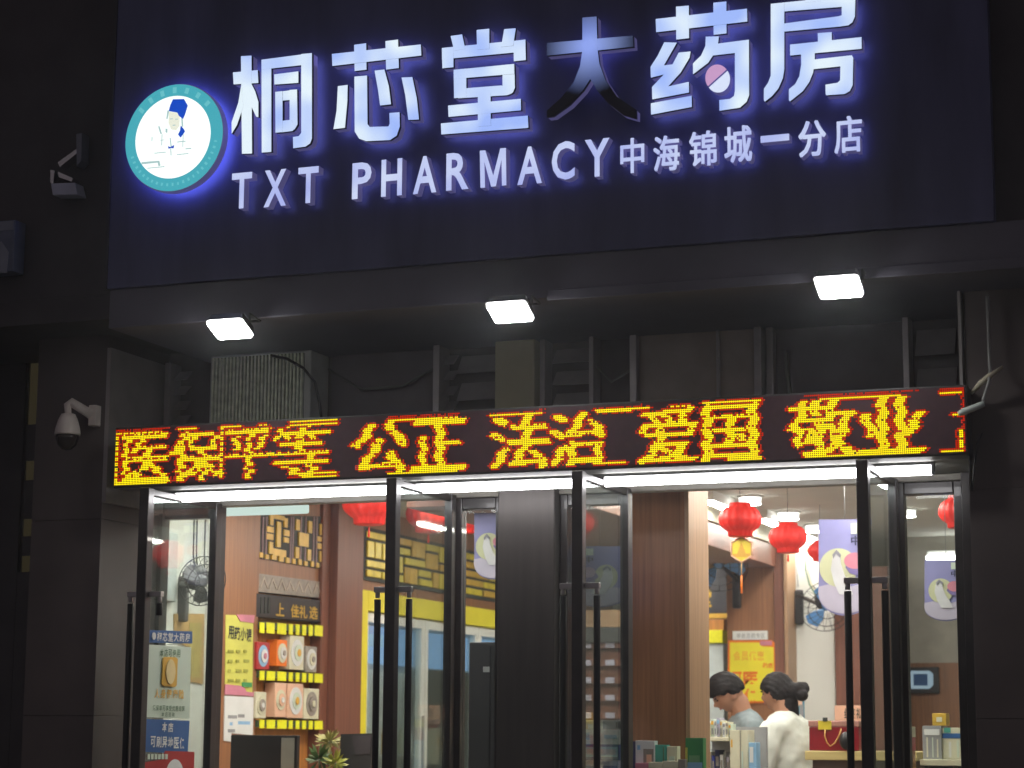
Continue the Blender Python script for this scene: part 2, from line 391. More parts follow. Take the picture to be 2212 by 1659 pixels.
# header and jambs of the shop front
fr = M['frame']
MB().box(x_jl, x_jr, .0, .07, z_head, z_soff-.0005).build('header', mat('header_grey', (.30, .28, .24), .5), B, .003)
MB().box(xl1, x_jl, -.02, .05, 0, z_soff).build('jamb', fr, B, .004)
MB().box(x_jr, xr0+.02, -.03, .2, 0, z_soff).build('jamb', fr, B, .004)
xc0, xc1 = D0.uv(1084, 1400)[0], D0.uv(1207, 1400)[0]
mb = MB(); mb.box(xc0, xc1, -.06, .16, 0, z_soff-.001)
mb.build('column', M['colm'], B, .006)
xg = [(x_jl, H[0], 'l'), (H[1], xc0, 'm'), (xc1, H[2], 'm2'), (H[3], x_jr, 'r')]
for a, b, k in xg:
    W = MB(); t = .035
    W.box(a+.002, a+t, .005, .065, .003, z_head); W.box(b-t, b-.002, .005, .065, .003, z_head)
    W.box(a+t, b-t, .005, .065, z_head-.05, z_head-.001); W.box(a+t, b-t, .005, .065, .003, .14)
    wf = W.build('window', fr, B, .004)
    MB().box(a+t, b-t, .03, .038, .14, z_head-.05).build('pane', M['glass'], wf)
# door leaves, opened outwards at right angles
LEAF = .664
def leaf(x, side):
    t = .022; y0, y1 = -LEAF, -.012; z1 = z_led0-.006
    d = MB(); s = .05
    d.box(x-t, x+t, y0, y0+s, .02, z1); d.box(x-t*.8, x+t*.8, y1-s, y1, .02, z1)
    d.box(x-t*.6, x+t*.6, y0+s, y1-s, z1-.03, z1-.001); d.box(x-t*.7, x+t*.7, y0+s, y1-s, .02, .13)
    o = d.build('door', fr, B, .004)
    MB().box(x-.005, x+.005, y0+s, y1-s, .13, z1-.03).build('pane', M['glassd'], o)
    zt = Plane('Y', -.62).uv(1106, 1262)[1]
    for sg in (-1, 1):
        h = MB(); hx = x+sg*(t+.046); hy = y0+.04
        h.tube([(hx, hy, zt-.05), (hx, hy, .75 if (side or sg < 0) else zt-.10)], .0135, 12, 0)
        h.tube([(hx, hy, zt-.045), (hx, hy, zt-.022)], .010, 10, 1)
        for zb in ((zt-.012, .95) if (side or sg < 0) else (zt-.012,)):
            h.box(min(x+sg*t, hx+sg*.012), max(x+sg*t, hx+sg*.012), hy-.013, hy+.013, zb-.011, zb+.011, 1)
        h.build('handle', [M['black'], mat('handle_steel', (.55, .53, .52), .3, metal=.9)], o, .002)
    return o
for i, x in enumerate(H): leaf(x, i)
# interior shell
IW = MB(); IW.box(XL-.3, XL-.0, .05, 1.5, 0, CZ)
IW.build('interior_wall', M['wall'], B)
MB().box(XL-.3, XL-.10, 1.5, 8.6, 0, CZ).build('interior_wall', M['wood'], B)
MB().box(XL-.3, 1.3, 8.6, 8.8, 0, CZ).build('interior_wall', M['wall'], B)
MB().box(1.3, 1.5, .25, 8.8, 0, CZ).build('interior_wall', M['wall'], B)
mb = MB(); mb.box(XL-.3, 1.5, .22, 9.0, CZ, CZ+.15); mb.build('ceiling', M['ceil'], B)
MB().box(XL-.3, xl0+.3, .301, .33, 0, CZ).build('interior_wall', M['wall'], B) if xl0+.3 < -5.2 else None
MB().box(x_jr, 1.5, .25, .29, 0, CZ).build('interior_wall', M['wall'], B)
MB().box(XL-.3, 1.5, .071, .22, z_head+.02, CZ+.15).build('lintel', M['ceil'], B)
# panelled brown piece, corner pier on the left wall
PLW = Plane('X', XL)
def wallbox(x0, x1, z0, z1, d0, d1, name, m, parent, bev=.003):
    u0 = PLW.uv(x0, 1400)[0]; u1 = PLW.uv(x1, 1400)[0]
    return PLW.slab(MB(), u0, u1, z0, z1, d0, d1).build(name, m, parent, bev)
wallbox(472, 556, 0.0, CZ-.002, -.10, .0, 'wall_panel', M['wood'], B)
wallbox(706, 762, 0.0, CZ-.002, -.10, .06, 'pier', M['wood2'], B)
wallbox(762, 779, 0.0, CZ-.002, -.10, .01, 'wall_panel', mat('wood_pinkish', (.36, .2, .15), .4, var=.12, scale=5, stretch=(12, 12, .5)), B)
wallbox(779, 1180, PLW.uv(920, 1293)[1]-.12, CZ-.002, -.10, .0, 'wall_panel', M['wood'], B)
# free pier behind the right doorway
pq = Plane('Y', .55); a = pq.uv(1362, 1300)[0]; b = pq.uv(1480, 1300)[0]
MB().box(a, b, .55, .86, 0, CZ-.001).build('pier', M['wood'], B, .004)
MB().box(b+.0005, b+.02, .545, .87, 0, CZ-.001).build('pier_edge', M['wood3'], B, .003)
# right interior: wood pier, white wall, brown piers at the back
def backbox(x0, x1, Y, z0, z1, dep, name, m, bev=.004):
    p = Plane('Y', Y); u0 = p.uv(x0, 1350)[0]; u1 = p.uv(x1, 1350)[0]
    return MB().box(u0, u1, Y, Y+dep, z0, z1).build(name, m, B, bev)
backbox(1570, 1672, 5.3, 0, CZ-.02, .5, 'pier', M['wood'])
backbox(1672.5, 1693, 5.28, 0, CZ-.001, .6, 'pier', M['wood2'])
backbox(1694, 1702, 5.26, 0, CZ-.001, .6, 'pier_edge', M['wood3'])
backbox(1703, 1802, 5.5, 0, CZ-.001, .5, 'partition', M['wall'])
backbox(1803, 1920, 5.45, 0, Plane('Y', 5.45).uv(1840, 1225)[1], .5, 'pier', M['wood2'])
backbox(1921, 2250, 6.2, Plane('Y', 6.2).uv(2000, 1432)[1], CZ-.001, .3, 'partition', mat('warm_grey_wall', (.44, .42, .36), .7), 0)
backbox(1921, 2250, 6.19, 0, Plane('Y', 6.2).uv(2000, 1432)[1]-.001, .3, 'wainscot', M['wood'], 0)
backbox(1500, 1700, 6.6, Plane('Y', 6.6).uv(1545, 1360)[1], CZ-.1, .2, 'partition', M['wood'])
# boxed bulkhead under the ceiling on the left of the right-hand room (brown, runs inwards)
MB().box(-4.1, -3.22, 1.2, 5.29, CZ-.26, CZ-.12).build('bulkhead', M['wood2'], B, .004)
MB().box(-4.1, -3.2, 1.2, 5.29, CZ-.1195, CZ-.0005).build('bulkhead', M['cream'], B, .004)

# ------------------------------------------------------------------ the big sign
S = thing('shop_sign', 'dark blue fascia sign with white lit Chinese characters and round teal emblem', 'sign', (-3, FASC, z_pan))
xs0, xs1 = PF.uv(240, 400)[0], PF.uv(2142, 300)[0]
mb = MB()
edges = [xs0, xs1]
for a, b in zip(edges[:-1], edges[1:]): mb.box(a+.0006, b-.0006, FASC, FASC+.058, z_pan+.022, ZTOP-.2)
mb.build('panel', M['fascia'], S)
mb = MB(); mb.box(xs0-.014, xs0-.001, FASC-.006, FASC+.058, z_pan+.02, ZTOP-.2); mb.build('edge_strip', M['dgrey'], S)
E_FACE = emis_sign('letter_face', (0.36, 0.50, 0.98), (0.80, 0.92, 1.0), 1.02)
E_SMALL = emis_sign('small_letter_face', (0.42, 0.48, 0.92), (0.68, 0.76, 1.0), .95)
E_BACK = emis('letter_halo', (0.19, 0.20, 0.62), 3.2)
E_BACKS = emis('small_letter_halo', (0.19, 0.20, 0.62), 2.2)
z1_, z2_ = Z(216.0, 0, .30380), Z(648.05, 0, .34180)
z3_, z4_ = Z(1389.7, 0, .15624), Z(1634.5, 0, .13885)
def bar4(x0, y0, x1, y1, sl, t): return None
CH = [
 ('桐', z1_, [
  [(945, 515), (1122, 498), (1126, 590), (950, 600)], [(1003, 400), (1078, 396), (1082, 1092), (1010, 1094)],
  [(1008, 590), (1020, 760), (975, 890), (938, 952), (937, 870), (985, 730)], [(1075, 590), (1105, 650), (1128, 725), (1128, 835), (1112, 830), (1070, 740)],
  [(1148, 425), (1218, 418), (1218, 1080), (1150, 1085)], [(1149, 425), (1508, 378), (1508, 455), (1149, 495)],
  [(1432, 385), (1508, 378), (1508, 985), (1495, 1020), (1462, 1043), (1375, 1055), (1373, 975), (1415, 968), (1432, 945)],
  [(1240, 530), (1412, 508), (1412, 590), (1242, 602)],
  [(1248, 655), (1300, 649), (1300, 940), (1250, 945)], [(1290, 650), (1402, 636), (1402, 706), (1290, 716)],
  [(1349, 640), (1402, 636), (1405, 885), (1385, 920), (1349, 934)], [(1290, 860), (1360, 852), (1395, 905), (1370, 932), (1290, 942)]]),
 ('芯', z2_, [
  [(203, 342), (765, 282), (768, 352), (206, 418)], [(342, 283), (418, 273), (420, 440), (345, 449)], [(540, 260), (620, 250), (625, 430), (545, 440)],
  [(240, 545), (302, 537), (300, 640), (285, 808), (212, 817), (232, 700)],
  [(345, 485), (425, 478), (428, 785), (442, 803), (560, 800), (568, 782), (566, 715), (630, 710), (632, 800), (612, 858), (570, 886), (420, 893), (375, 877), (347, 832)],
  [(473, 448), (535, 440), (563, 545), (577, 660), (508, 668), (495, 570)], [(642, 490), (710, 487), (738, 620), (752, 755), (685, 758), (665, 600)]]),
 ('堂', z2_, [
  [(952, 228), (1025, 218), (1045, 310), (975, 320)], [(1117, 190), (1197, 182), (1197, 310), (1120, 315)], [(1292, 185), (1365, 180), (1348, 290), (1272, 298)],
  [(897, 303), (1425, 250), (1425, 325), (897, 375)], [(897, 305), (970, 300), (970, 425), (900, 432)], [(1350, 260), (1425, 250), (1428, 380), (1352, 388)],
  [(972, 442), (1052, 434), (1052, 615), (975, 622)], [(973, 443), (1355, 405), (1356, 468), (973, 500)],
  [(1280, 412), (1355, 405), (1358, 555), (1345, 585), (1310, 602), (1280, 604)], [(1000, 562), (1275, 540), (1340, 590), (1310, 602), (1000, 622)],
  [(1125, 590), (1205, 585), (1207, 795), (1125, 800)], [(937, 668), (1397, 625), (1398, 698), (940, 740)], [(890, 780), (1440, 730), (1443, 808), (893, 850)]]),
 ('大', z2_, [
  [(1560, 272), (2105, 225), (2108, 295), (1560, 352)],
  [(1785, 112), (1875, 105), (1880, 300), (1892, 400), (1930, 505), (2000, 610), (2125, 695), (2125, 750), (2040, 725), (1950, 655), (1880, 575), (1835, 500), (1790, 570), (1705, 660), (1600, 735), (1560, 740), (1560, 700), (1650, 620), (1730, 520), (1770, 420), (1785, 320)]]),
 ('药', z3_, [
  [(173, 265), (1435, 122), (1440, 300), (180, 448)], [(455, 95), (632, 80), (635, 530), (458, 550)], [(968, 38), (1148, 20), (1150, 462), (972, 482)],
  [(290, 585), (465, 590), (285, 905), (405, 890), (490, 728), (655, 712), (640, 800), (520, 1000), (345, 1195), (630, 1132), (633, 1280), (125, 1375), (120, 1205), (285, 1030), (105, 1075), (100, 925), (200, 770)],
  [(105, 1430), (670, 1325), (672, 1480), (108, 1588)],
  [(865, 510), (1048, 505), (1035, 605), (1462, 550), (1465, 1320), (1430, 1410), (1340, 1490), (1055, 1535), (1052, 1385), (1200, 1370), (1255, 1330), (1268, 1260), (1268, 735), (965, 770), (900, 870), (690, 1030), (688, 880), (800, 770), (860, 640)]]),
 ('房', z4_, [
  [(222, 60), (1535, -75), (1535, 90), (222, 195)], [(757, -90), (995, -110), (1000, 20), (757, 40)],
  [(1325, 60), (1535, 40), (1530, 260), (1490, 350), (1430, 395), (1300, 415), (400, 497), (400, 372), (1280, 255), (1325, 240)],
  [(222, 62), (432, 52), (432, 1080), (410, 1220), (340, 1380), (240, 1500), (130, 1585), (115, 1560), (115, 1385), (180, 1290), (222, 1180)],
  [(950, 515), (1168, 500), (1170, 670), (955, 690)], [(520, 695), (1632, 578), (1635, 760), (522, 865)],
  [(690, 770), (905, 755), (905, 930), (880, 1130), (820, 1280), (720, 1420), (520, 1580), (503, 1560), (503, 1390), (600, 1310), (665, 1190), (695, 1000)],
  [(860, 932), (1480, 862), (1505, 900), (1495, 1330), (1450, 1420), (1370, 1465), (1085, 1485), (1075, 1470), (1072, 1320), (1260, 1290), (1300, 1250), (1305, 1035), (860, 1082)]]),
]
PFF = Plane('Y', FASC-.085)       # plane of the letter faces
gap = .05
for ch, z, polys in CH:
    mb = MB()
    if ch == '大':
        c = PFF.uv(*z([(1825, 285)])[0]); cc = PFF.pt(*c)
        fm = emis_sign('dying_letter_face', (0.24, 0.34, 0.95), (0.36, 0.48, 1.0), .9, cc, .20, 1.2)
        hm = emis_sign('dying_letter_halo', (0.20, 0.19, 0.75), (0.20, 0.19, 0.75), 2.0, cc, .22, 1.3)
    else: fm, hm = E_FACE, E_BACK
    for p in polys:
        PFF.poly(mb, z(p), -.013, 0, 0, 3, 3); PFF.poly(mb, z(p), -gap, -.0165, 3, 1, 2)
    o = mb.build('character', [fm, M['ret'], hm, M['dgrey']], S)
    if ch == '大': o['label'] = 'unevenly lit character whose lower strokes have gone dark'
    if ch == '药':
        mb2 = MB(); c0 = (1027, 1085)
        n = 20
        for half in (0, 1):
            pts = []
            for i in range(n+1):
                t = math.pi*i/n + half*math.pi - math.radians(42) + .06*(1 if half == 0 else 1)
                off = 10 if half == 0 else -10
                pts.append((c0[0]+165*math.cos(t)+off*.6, c0[1]+185*math.sin(t)+off*.9))
            PFF.poly(mb2, z(pts), -gap+.004, -.001+.0, half, 2, 3)
        k = mb2.build('tablet_mark', [emis('tablet_white', (.72, .80, 1.0), 1.0), emis('tablet_pink', (.62, .36, .62), .95), M['ret'], E_BACK], S)
def small(ch, x0, y0, x1, y1, bold):
    mb = MB(); PFF2.text(mb, ch, x0, y0, x1, y1, 0, .044, 0, 1, 2, bold)
    if ord(ch) > 255:
        mb = MB(); ex, ey = (x1-x0)*.022, (y1-y0)*.016
        for dx, dy in ((-1, -1), (1, -1), (0, 0), (-1, 1), (1, 1)): PFF2.text(mb, ch, x0+ex+dx*ex, y0+ey+dy*ey, x1-ex+dx*ex, y1-ey+dy*ey, eps(), .044, 0, 1, 2, 0)
    mb.build('character', [E_SMALL, M['ret'], E_BACKS], S)
PFF2 = Plane('Y', FASC-.072)
zr = Zr(489.6, 288.0, .21484)
for ch, b in (('T', (50, 396, 252, 755)), ('X', (375, 366, 600, 735)), ('T', (718, 338, 922, 700)), ('P', (1262, 293, 1455, 655)), ('H', (1555, 258, 1763, 630)), ('A', (1875, 228, 2110, 602))): small(ch, *zr(*b), .022)
zr = Zr(936.1, 244.8, .22786)
for ch, b in (('R', (122, 372, 335, 725)), ('A', (797, 314, 1030, 670)), ('C', (1122, 266, 1340, 630)), ('Y', (1435, 242, 1670, 600))): small(ch, *zr(*b), .022)
zm = Z(936.1, 244.8, .22786)
mb = MB(); PFF2.poly(mb, zm([(440, 354), (492, 350), (568, 590), (634, 332), (688, 327), (692, 682), (650, 686), (646, 440), (592, 692), (548, 696), (484, 462), (490, 704), (446, 707)]), -.044, 0, 0, 1, 2)
mb.build('character', [E_SMALL, M['ret'], E_BACKS], S)
zr = Zr(1324.9, 237.6, .26042)
for ch, b in (('中', (58, 232, 258, 524)), ('海', (332, 212, 552, 505)), ('锦', (630, 174, 858, 466)), ('城', (920, 132, 1152, 436)), ('一', (1222, 207, 1460, 263)), ('分', (1535, 88, 1765, 387)), ('店', (1832, 50, 2065, 358))): small(ch, *zr(*b), {'海': .022, '锦': .013, '城': .018, '店': .014}.get(ch, .024))
# emblem
EM = Plane('Y', FASC-.085)
mb = MB(); EM.disc(mb, 375, 297, 115.5, -.045, -.004, 0, n=64)
em = mb.build('emblem', M['ret'], S, .003)
mb = MB(); EM.disc(mb, 375, 297, 113.5, -.0038, .002, 0, n=64); mb.build('emblem_ring', emis('emblem_teal', (0.07, 0.44, 0.53), .95), em)
mb = MB(); EM.disc(mb, 375, 297, 88, .0045, .008, 0, n=64); mb.build('emblem_disc', emis('emblem_white', (0.95, 1.0, 0.97), 1.15), em)
mb = MB(); EM.disc(mb, 375, 297, 112, -.051, -.0485, 0, n=64); mb.build('halo_lamp', emis('emblem_halo', (0.16, 0.19, 0.9), 5.5), em)
mb = MB(); zf = z1_
for i, pts in enumerate([[(530, 712), (606, 710), (632, 755), (612, 820), (598, 850), (572, 830), (560, 805), (500, 795), (510, 755)],
            [(585, 900), (606, 925), (612, 940), (582, 982), (566, 962), (580, 935)], [(495, 1045), (512, 1052), (536, 1038), (530, 1060), (512, 1056), (498, 1062)]]):
    EM.poly(mb, zf(pts), .0085, .0115, 0)
for pts in ([(425, 905), (432, 903), (448, 955), (440, 956)], [(478, 920), (488, 922), (486, 950), (478, 945)], [(505, 985), (510, 985), (518, 1050), (512, 1050)], [(510, 1060), (514, 1060), (516, 1110), (512, 1110)],
            [(305, 1158), (430, 1148), (438, 1180), (426, 1186), (420, 1160), (306, 1172)], [(490, 790), (500, 792), (488, 850), (482, 850)], [(585, 800), (592, 800), (600, 905), (592, 905)]):
    EM.poly(mb, zf(pts), .0085, .011, 1)
for pts in ([(500, 800), (560, 806), (575, 835), (572, 900), (550, 930), (515, 925), (497, 880)],):
    EM.poly(mb, zf(pts), .0085, .0095, 2)
for a, b, c_, d in ((510, 850, 530, 854), (548, 852, 566, 856), (530, 895, 548, 899), (440, 1000, 470, 1004), (560, 1010, 620, 1016), (600, 960, 604, 1050), (450, 960, 454, 1040), (380, 980, 384, 1010), (620, 1060, 660, 1066), (400, 1090, 480, 1094), (560, 1100, 640, 1104), (350, 1195, 470, 1199)):
    EM.rect(mb, *Zr(216.0, 0, .30380)(a, b, c_, d), .013, .0135, 1)
mb.build('emblem_figure', [emis('emblem_blue', (0.01, 0.08, 0.62), .9), emis('emblem_pale', (0.45, 0.66, 0.66), .9), emis('emblem_ivory', (0.86, 0.88, 0.74), 1.0)], em)
mb = MB()
u0, v0 = EM.uv(375, 297); rr = abs(EM.uv(375, 297-101)[1]-v0)
for k in range(7):
    t = R(40+k*100/6.0)
    u, v = u0+rr*math.cos(t), v0+rr*math.sin(t); c, s_ = math.cos(t), math.sin(t)
    q = [(-.008, -.012), (.008, -.012), (.008, .012), (-.008, .012)]
    mb.prism([EM.pt(u+a*s_+b*c, v-a*c+b*s_, .0045+eps()) for a, b in q], [EM.pt(u+a*s_+b*c, v-a*c+b*s_, .0021) for a, b in q], 0)
for k in range(22):
    t = R(200+k*150/21.0)
    u, v = u0+rr*math.cos(t), v0+rr*math.sin(t); c, s_ = math.cos(t), math.sin(t); w_ = .003+.002*random.random()
    q = [(-w_, -.006), (w_, -.006), (w_, .006), (-w_, .006)]
    mb.prism([EM.pt(u+a*s_+b*c, v-a*c+b*s_, .0045+eps()) for a, b in q], [EM.pt(u+a*s_+b*c, v-a*c+b*s_, .0021) for a, b in q], 0)
mb.build('emblem_lettering', emis('emblem_ring_marks', (0.16, 0.6, 0.66), .9), em)

# ------------------------------------------------------------------ floodlights
fl0 = None
for i, (x, y, lab) in enumerate(((497, 709, 'white floodlight under the fascia above the finned condenser unit, leftmost of three'),
                                 (1102, 672, 'white floodlight under the fascia above the beige tiled post, middle of three'),
                                 (1812, 618, 'white floodlight under the fascia near the right pilaster, rightmost of three'))):
    c = PY(x, y, FASC-.045)
    if fl0 is None:
        t = thing('floodlight', lab, 'floodlight', c, 'floodlights under the shop fascia')
        n = Vector((0, -math.cos(R(66)), -math.sin(R(66)))); up = Vector((0, -math.sin(R(66)), math.cos(R(66)))); rt = Vector((1, 0, 0))
        def pl(a, b, d): return c + rt*a + up*b + n*d
        def rr_(w2, h2, r, d):
            o = []
            for cx, cy_, a0 in ((w2-r, h2-r, 0), (-w2+r, h2-r, 90), (-w2+r, -h2+r, 180), (w2-r, -h2+r, 270)):
                for k in range(5): o.append(pl(cx+r*math.cos(R(a0+k*22.5)), cy_+r*math.sin(R(a0+k*22.5)), d))
            return o
        mb = MB(); mb.prism(rr_(.083, .066, .012, .0), rr_(.074, .054, .012, -.035), 0); mb.build('housing', M['dgrey'], t)
        mb = MB(); mb.prism(rr_(.076, .059, .012, .011), rr_(.078, .061, .014, .0005), 0); mb.build('lens', E_FLOOD, t)
        mb = MB(); mb.tube([pl(-.085, 0, -.02), pl(-.085, .02, -.05), Vector((c.x-.085, FASC+.05, z_fb-.004))], .005, 6); mb.tube([pl(.085, 0, -.02), pl(.085, .02, -.05), Vector((c.x+.085, FASC+.05, z_fb-.004))], .005, 6)
        mb.tube([Vector((c.x-.085, FASC+.05, z_fb-.004)), Vector((c.x+.085, FASC+.05, z_fb-.004))], .005, 6)
        mb.build('bracket', M['dgrey'], t); fl0 = t
    else:
        t = copy_tree(fl0); t.location = c; tag(t, lab, 'floodlight', 'floodlights under the shop fascia')

# ------------------------------------------------------------------ LED text board
LD = thing('led_display', 'long black LED board with yellow scrolling Chinese characters above the doors', 'LED display', (-3, LEDY, z_led0))
MB().box(x_led0, x_led1, LEDY, LEDY+.11, z_led0, z_led1).build('housing', M['dgrey'], LD, .004)
m_ = .006
MB().box(x_led0+m_, x_led1-m_, LEDY-.0025, LEDY-.0005, z_led0+m_*1.4, z_led1-m_*1.4).build('screen', M['ledbody'], LD)
NR = 32; zt, zb = z_led1-.010, z_led0+.012; pit = (zt-zb)/NR; NC = int((x_led1-x_led0-.012)/pit)
G = np.zeros((NR, NC), bool)
def cell(x, y):
    u, v = PL.uv(x, y); return (u-x_led0-.006)/pit, (zt-v)/pit
def fillbox(b):
    c0, r0 = cell(b[0], (b[1]+b[3])/2)[0], cell((b[0]+b[2])/2, b[1])[1]; c1, r1 = cell(b[2], (b[1]+b[3])/2)[0], cell((b[0]+b[2])/2, b[3])[1]
    return c0, r0, c1, r1
def stamp(ch, b, mess):
    c0, r0, c1, r1 = fillbox(b); v, f = glyph(ch, 0)
    lo, hi = v.min(0), v.max(0); C = c0+(v[:, 0]-lo[0])/(hi[0]-lo[0])*(c1-c0); Rr = r1-(v[:, 1]-lo[1])/(hi[1]-lo[1])*(r1-r0)
    g = np.zeros((NR, NC), bool)
    for t in f:
        for k in range(1, len(t)-1):
            ax, ay, bx, by, cx, cy = C[t[0]], Rr[t[0]], C[t[k]], Rr[t[k]], C[t[k+1]], Rr[t[k+1]]
            x0, x1 = int(max(0, math.floor(min(ax, bx, cx)-1))), int(min(NC, math.ceil(max(ax, bx, cx)+1)))
            y0, y1 = int(max(0, math.floor(min(ay, by, cy)-1))), int(min(NR, math.ceil(max(ay, by, cy)+1)))
            if x1 <= x0 or y1 <= y0: continue
            gx, gy = np.meshgrid(np.arange(x0, x1)+.5, np.arange(y0, y1)+.5)
            d = (by-cy)*(ax-cx)+(cx-bx)*(ay-cy)
            if abs(d) < 1e-9: continue
            l1 = ((by-cy)*(gx-cx)+(cx-bx)*(gy-cy))/d; l2 = ((cy-ay)*(gx-cx)+(ax-cx)*(gy-cy))/d
            g[y0:y1, x0:x1] |= (l1 >= -.02) & (l2 >= -.02) & (l1+l2 <= 1.02)
    h = g.copy(); h[:, 1:] |= g[:, :-1]; h[:, 2:] |= g[:, :-2] & ((np.arange(NR)[:, None] % 4 > 1) | (not mess))
    for r in range(NR):
        sh = [0, 1, 0, -1][(r//2) % 4] if not mess else [0, 1, -1, 2, 0][(r//2) % 5]
        h[r] = np.roll(h[r], sh)
        if not mess and r % 6 == 2: h[r] &= np.random.RandomState(r+50).rand(NC) > .35
        if mess and r % 7 == 3: h[r] &= np.random.RandomState(r).rand(NC) > .55
    G[:] |= h
def line(b, dash=0):
    c0, r0, c1, r1 = [int(round(k)) for k in fillbox(b)]; r1 = max(r1, r0+1); c1 = max(c1, c0+1)
    for r in range(max(r0, 0), min(r1, NR)):
        for c in range(max(c0, 0), min(c1, NC)):
            if not dash or ((r if (r1-r0) > (c1-c0) else c) % dash) != 0: G[r, c] = True
q5, q6 = Zr(216.0, 633.6, .45573), Zr(1152.1, 561.6, .47916)
for ch, q, b, ms in (('医', q5, (108, 668, 318, 895), 1), ('保', q5, (335, 650, 560, 885), 1), ('平', q5, (592, 645, 805, 875), 1), ('等', q5, (815, 628, 1065, 872), 1),
                     ('公', q5, (1200, 612, 1450, 852), 0), ('正', q5, (1480, 598, 1715, 840), 0), ('法', q5, (1845, 580, 2112, 832), 0), ('治', q6, (72, 688, 316, 925), 0),
                     ('爱', q6, (475, 670, 725, 915), 0), ('国', q6, (765, 650, 995, 905), 0), ('敬', q6, (1150, 632, 1440, 888), 0), ('业', q6, (1462, 622, 1750, 872), 0)): stamp(ch, q(*b), ms)
for b, d in (((76, 660, 90, 905), 3), ((85, 654, 300, 663), 4), ((70, 893, 322, 905), 0), ((574, 632, 586, 882), 3), ((590, 628, 670, 637), 0), ((750, 622, 800, 630), 3), ((900, 603, 1132, 612), 0), ((905, 617, 1128, 625), 0),
             ((900, 850, 1126, 860), 0), ((960, 866, 1126, 874), 0), ((370, 640, 460, 648), 0), ((1370, 594, 1610, 603), 0), ((1490, 604, 1700, 612), 0), ((1365, 848, 1700, 857), 0), ((1480, 590, 1700, 596), 3), ((1850, 570, 2095, 580), 0), ((590, 768, 812, 776), 0), ((820, 800, 1060, 808), 0)): line(q5(*b), d)
for b, d in (((280, 664, 524, 672), 0), ((284, 678, 440, 686), 0), ((300, 913, 420, 921), 0), ((470, 905, 720, 914), 0), ((765, 632, 1030, 642), 0), ((880, 890, 1030, 900), 0), ((775, 905, 1030, 911), 3), ((610, 658, 710, 664), 3),
             ((1290, 617, 1660, 626), 0), ((1250, 872, 1750, 882), 0), ((1300, 884, 1560, 892), 0), ((1830, 597, 1930, 606), 0), ((1888, 691, 1914, 700), 0), ((1924, 768, 1936, 868), 5), ((1836, 860, 1930, 869), 0)): line(q6(*b), d)
def dots(mask, fill, d, name, m):
    mb = MB(); k = pit*fill/2; o = k*.45
    for r, c in zip(*np.nonzero(mask)):
        u, v = x_led0+.006+(c+.5)*pit, zt-(r+.5)*pit; y = LEDY-d
        mb.add([(u-k, y, v-o), (u-o, y, v-k), (u+o, y, v-k), (u+k, y, v-o), (u+k, y, v+o), (u+o, y, v+k), (u-o, y, v+k), (u-k, y, v+o)], [(0, 1, 2, 3, 4, 5, 6, 7)])
    o_ = mb.build(name, m, LD); return o_
dots(G, .86, .0042, 'lit_dots', E_YEL)
D = G.copy()
for dr, dc in ((0, 1), (0, -1), (1, 0), (-1, 0), (1, 1), (-1, -1), (0, 2), (0, -2)):
    D |= np.roll(np.roll(G, dr, 0), dc, 1)
rim = D & ~G & (np.random.RandomState(3).rand(NR, NC) > .15)
dots(rim, .8, .0042, 'red_dots', E_RED)

# ------------------------------------------------------------------ tubes under the soffit
for x0, x1, ya, yb, lab in ((382, 872, 1076, 1056, 'white fluorescent tube under the soffit over the left doorway'),
                            (892, 1262, 1052, 1040, 'white fluorescent tube under the soffit before the bronze column, shortest one'),
                            (1308, 2012, 1036, 1012, 'white fluorescent tube under the soffit over the right doorway, longest one')):
    Yt = -.36; a = PY(x0, ya, Yt); b = PY(x1, yb, Yt); zt_ = z_soff-.030
    t = thing('tube_light', lab, 'tube light', (a.x, Yt, zt_), 'tube lights above the doors')
    MB().tube([(a.x, Yt, zt_), (b.x, Yt, zt_)], .018, 14).build('tube', E_TUBE, t)
    mb = MB(); mb.box(a.x-.05, b.x+.012, Yt-.02, Yt+.02, zt_+.019, z_soff-.0005)
    mb.build('batten', M['grey'], t)
    mb = MB(); mb.box(a.x-.022, a.x-.001, Yt-.016, Yt+.016, zt_-.016, zt_+.0185); mb.box(b.x+.001, b.x+.012, Yt-.016, Yt+.016, zt_-.016, zt_+.0185); mb.build('tube_socket', M['grey'], t)

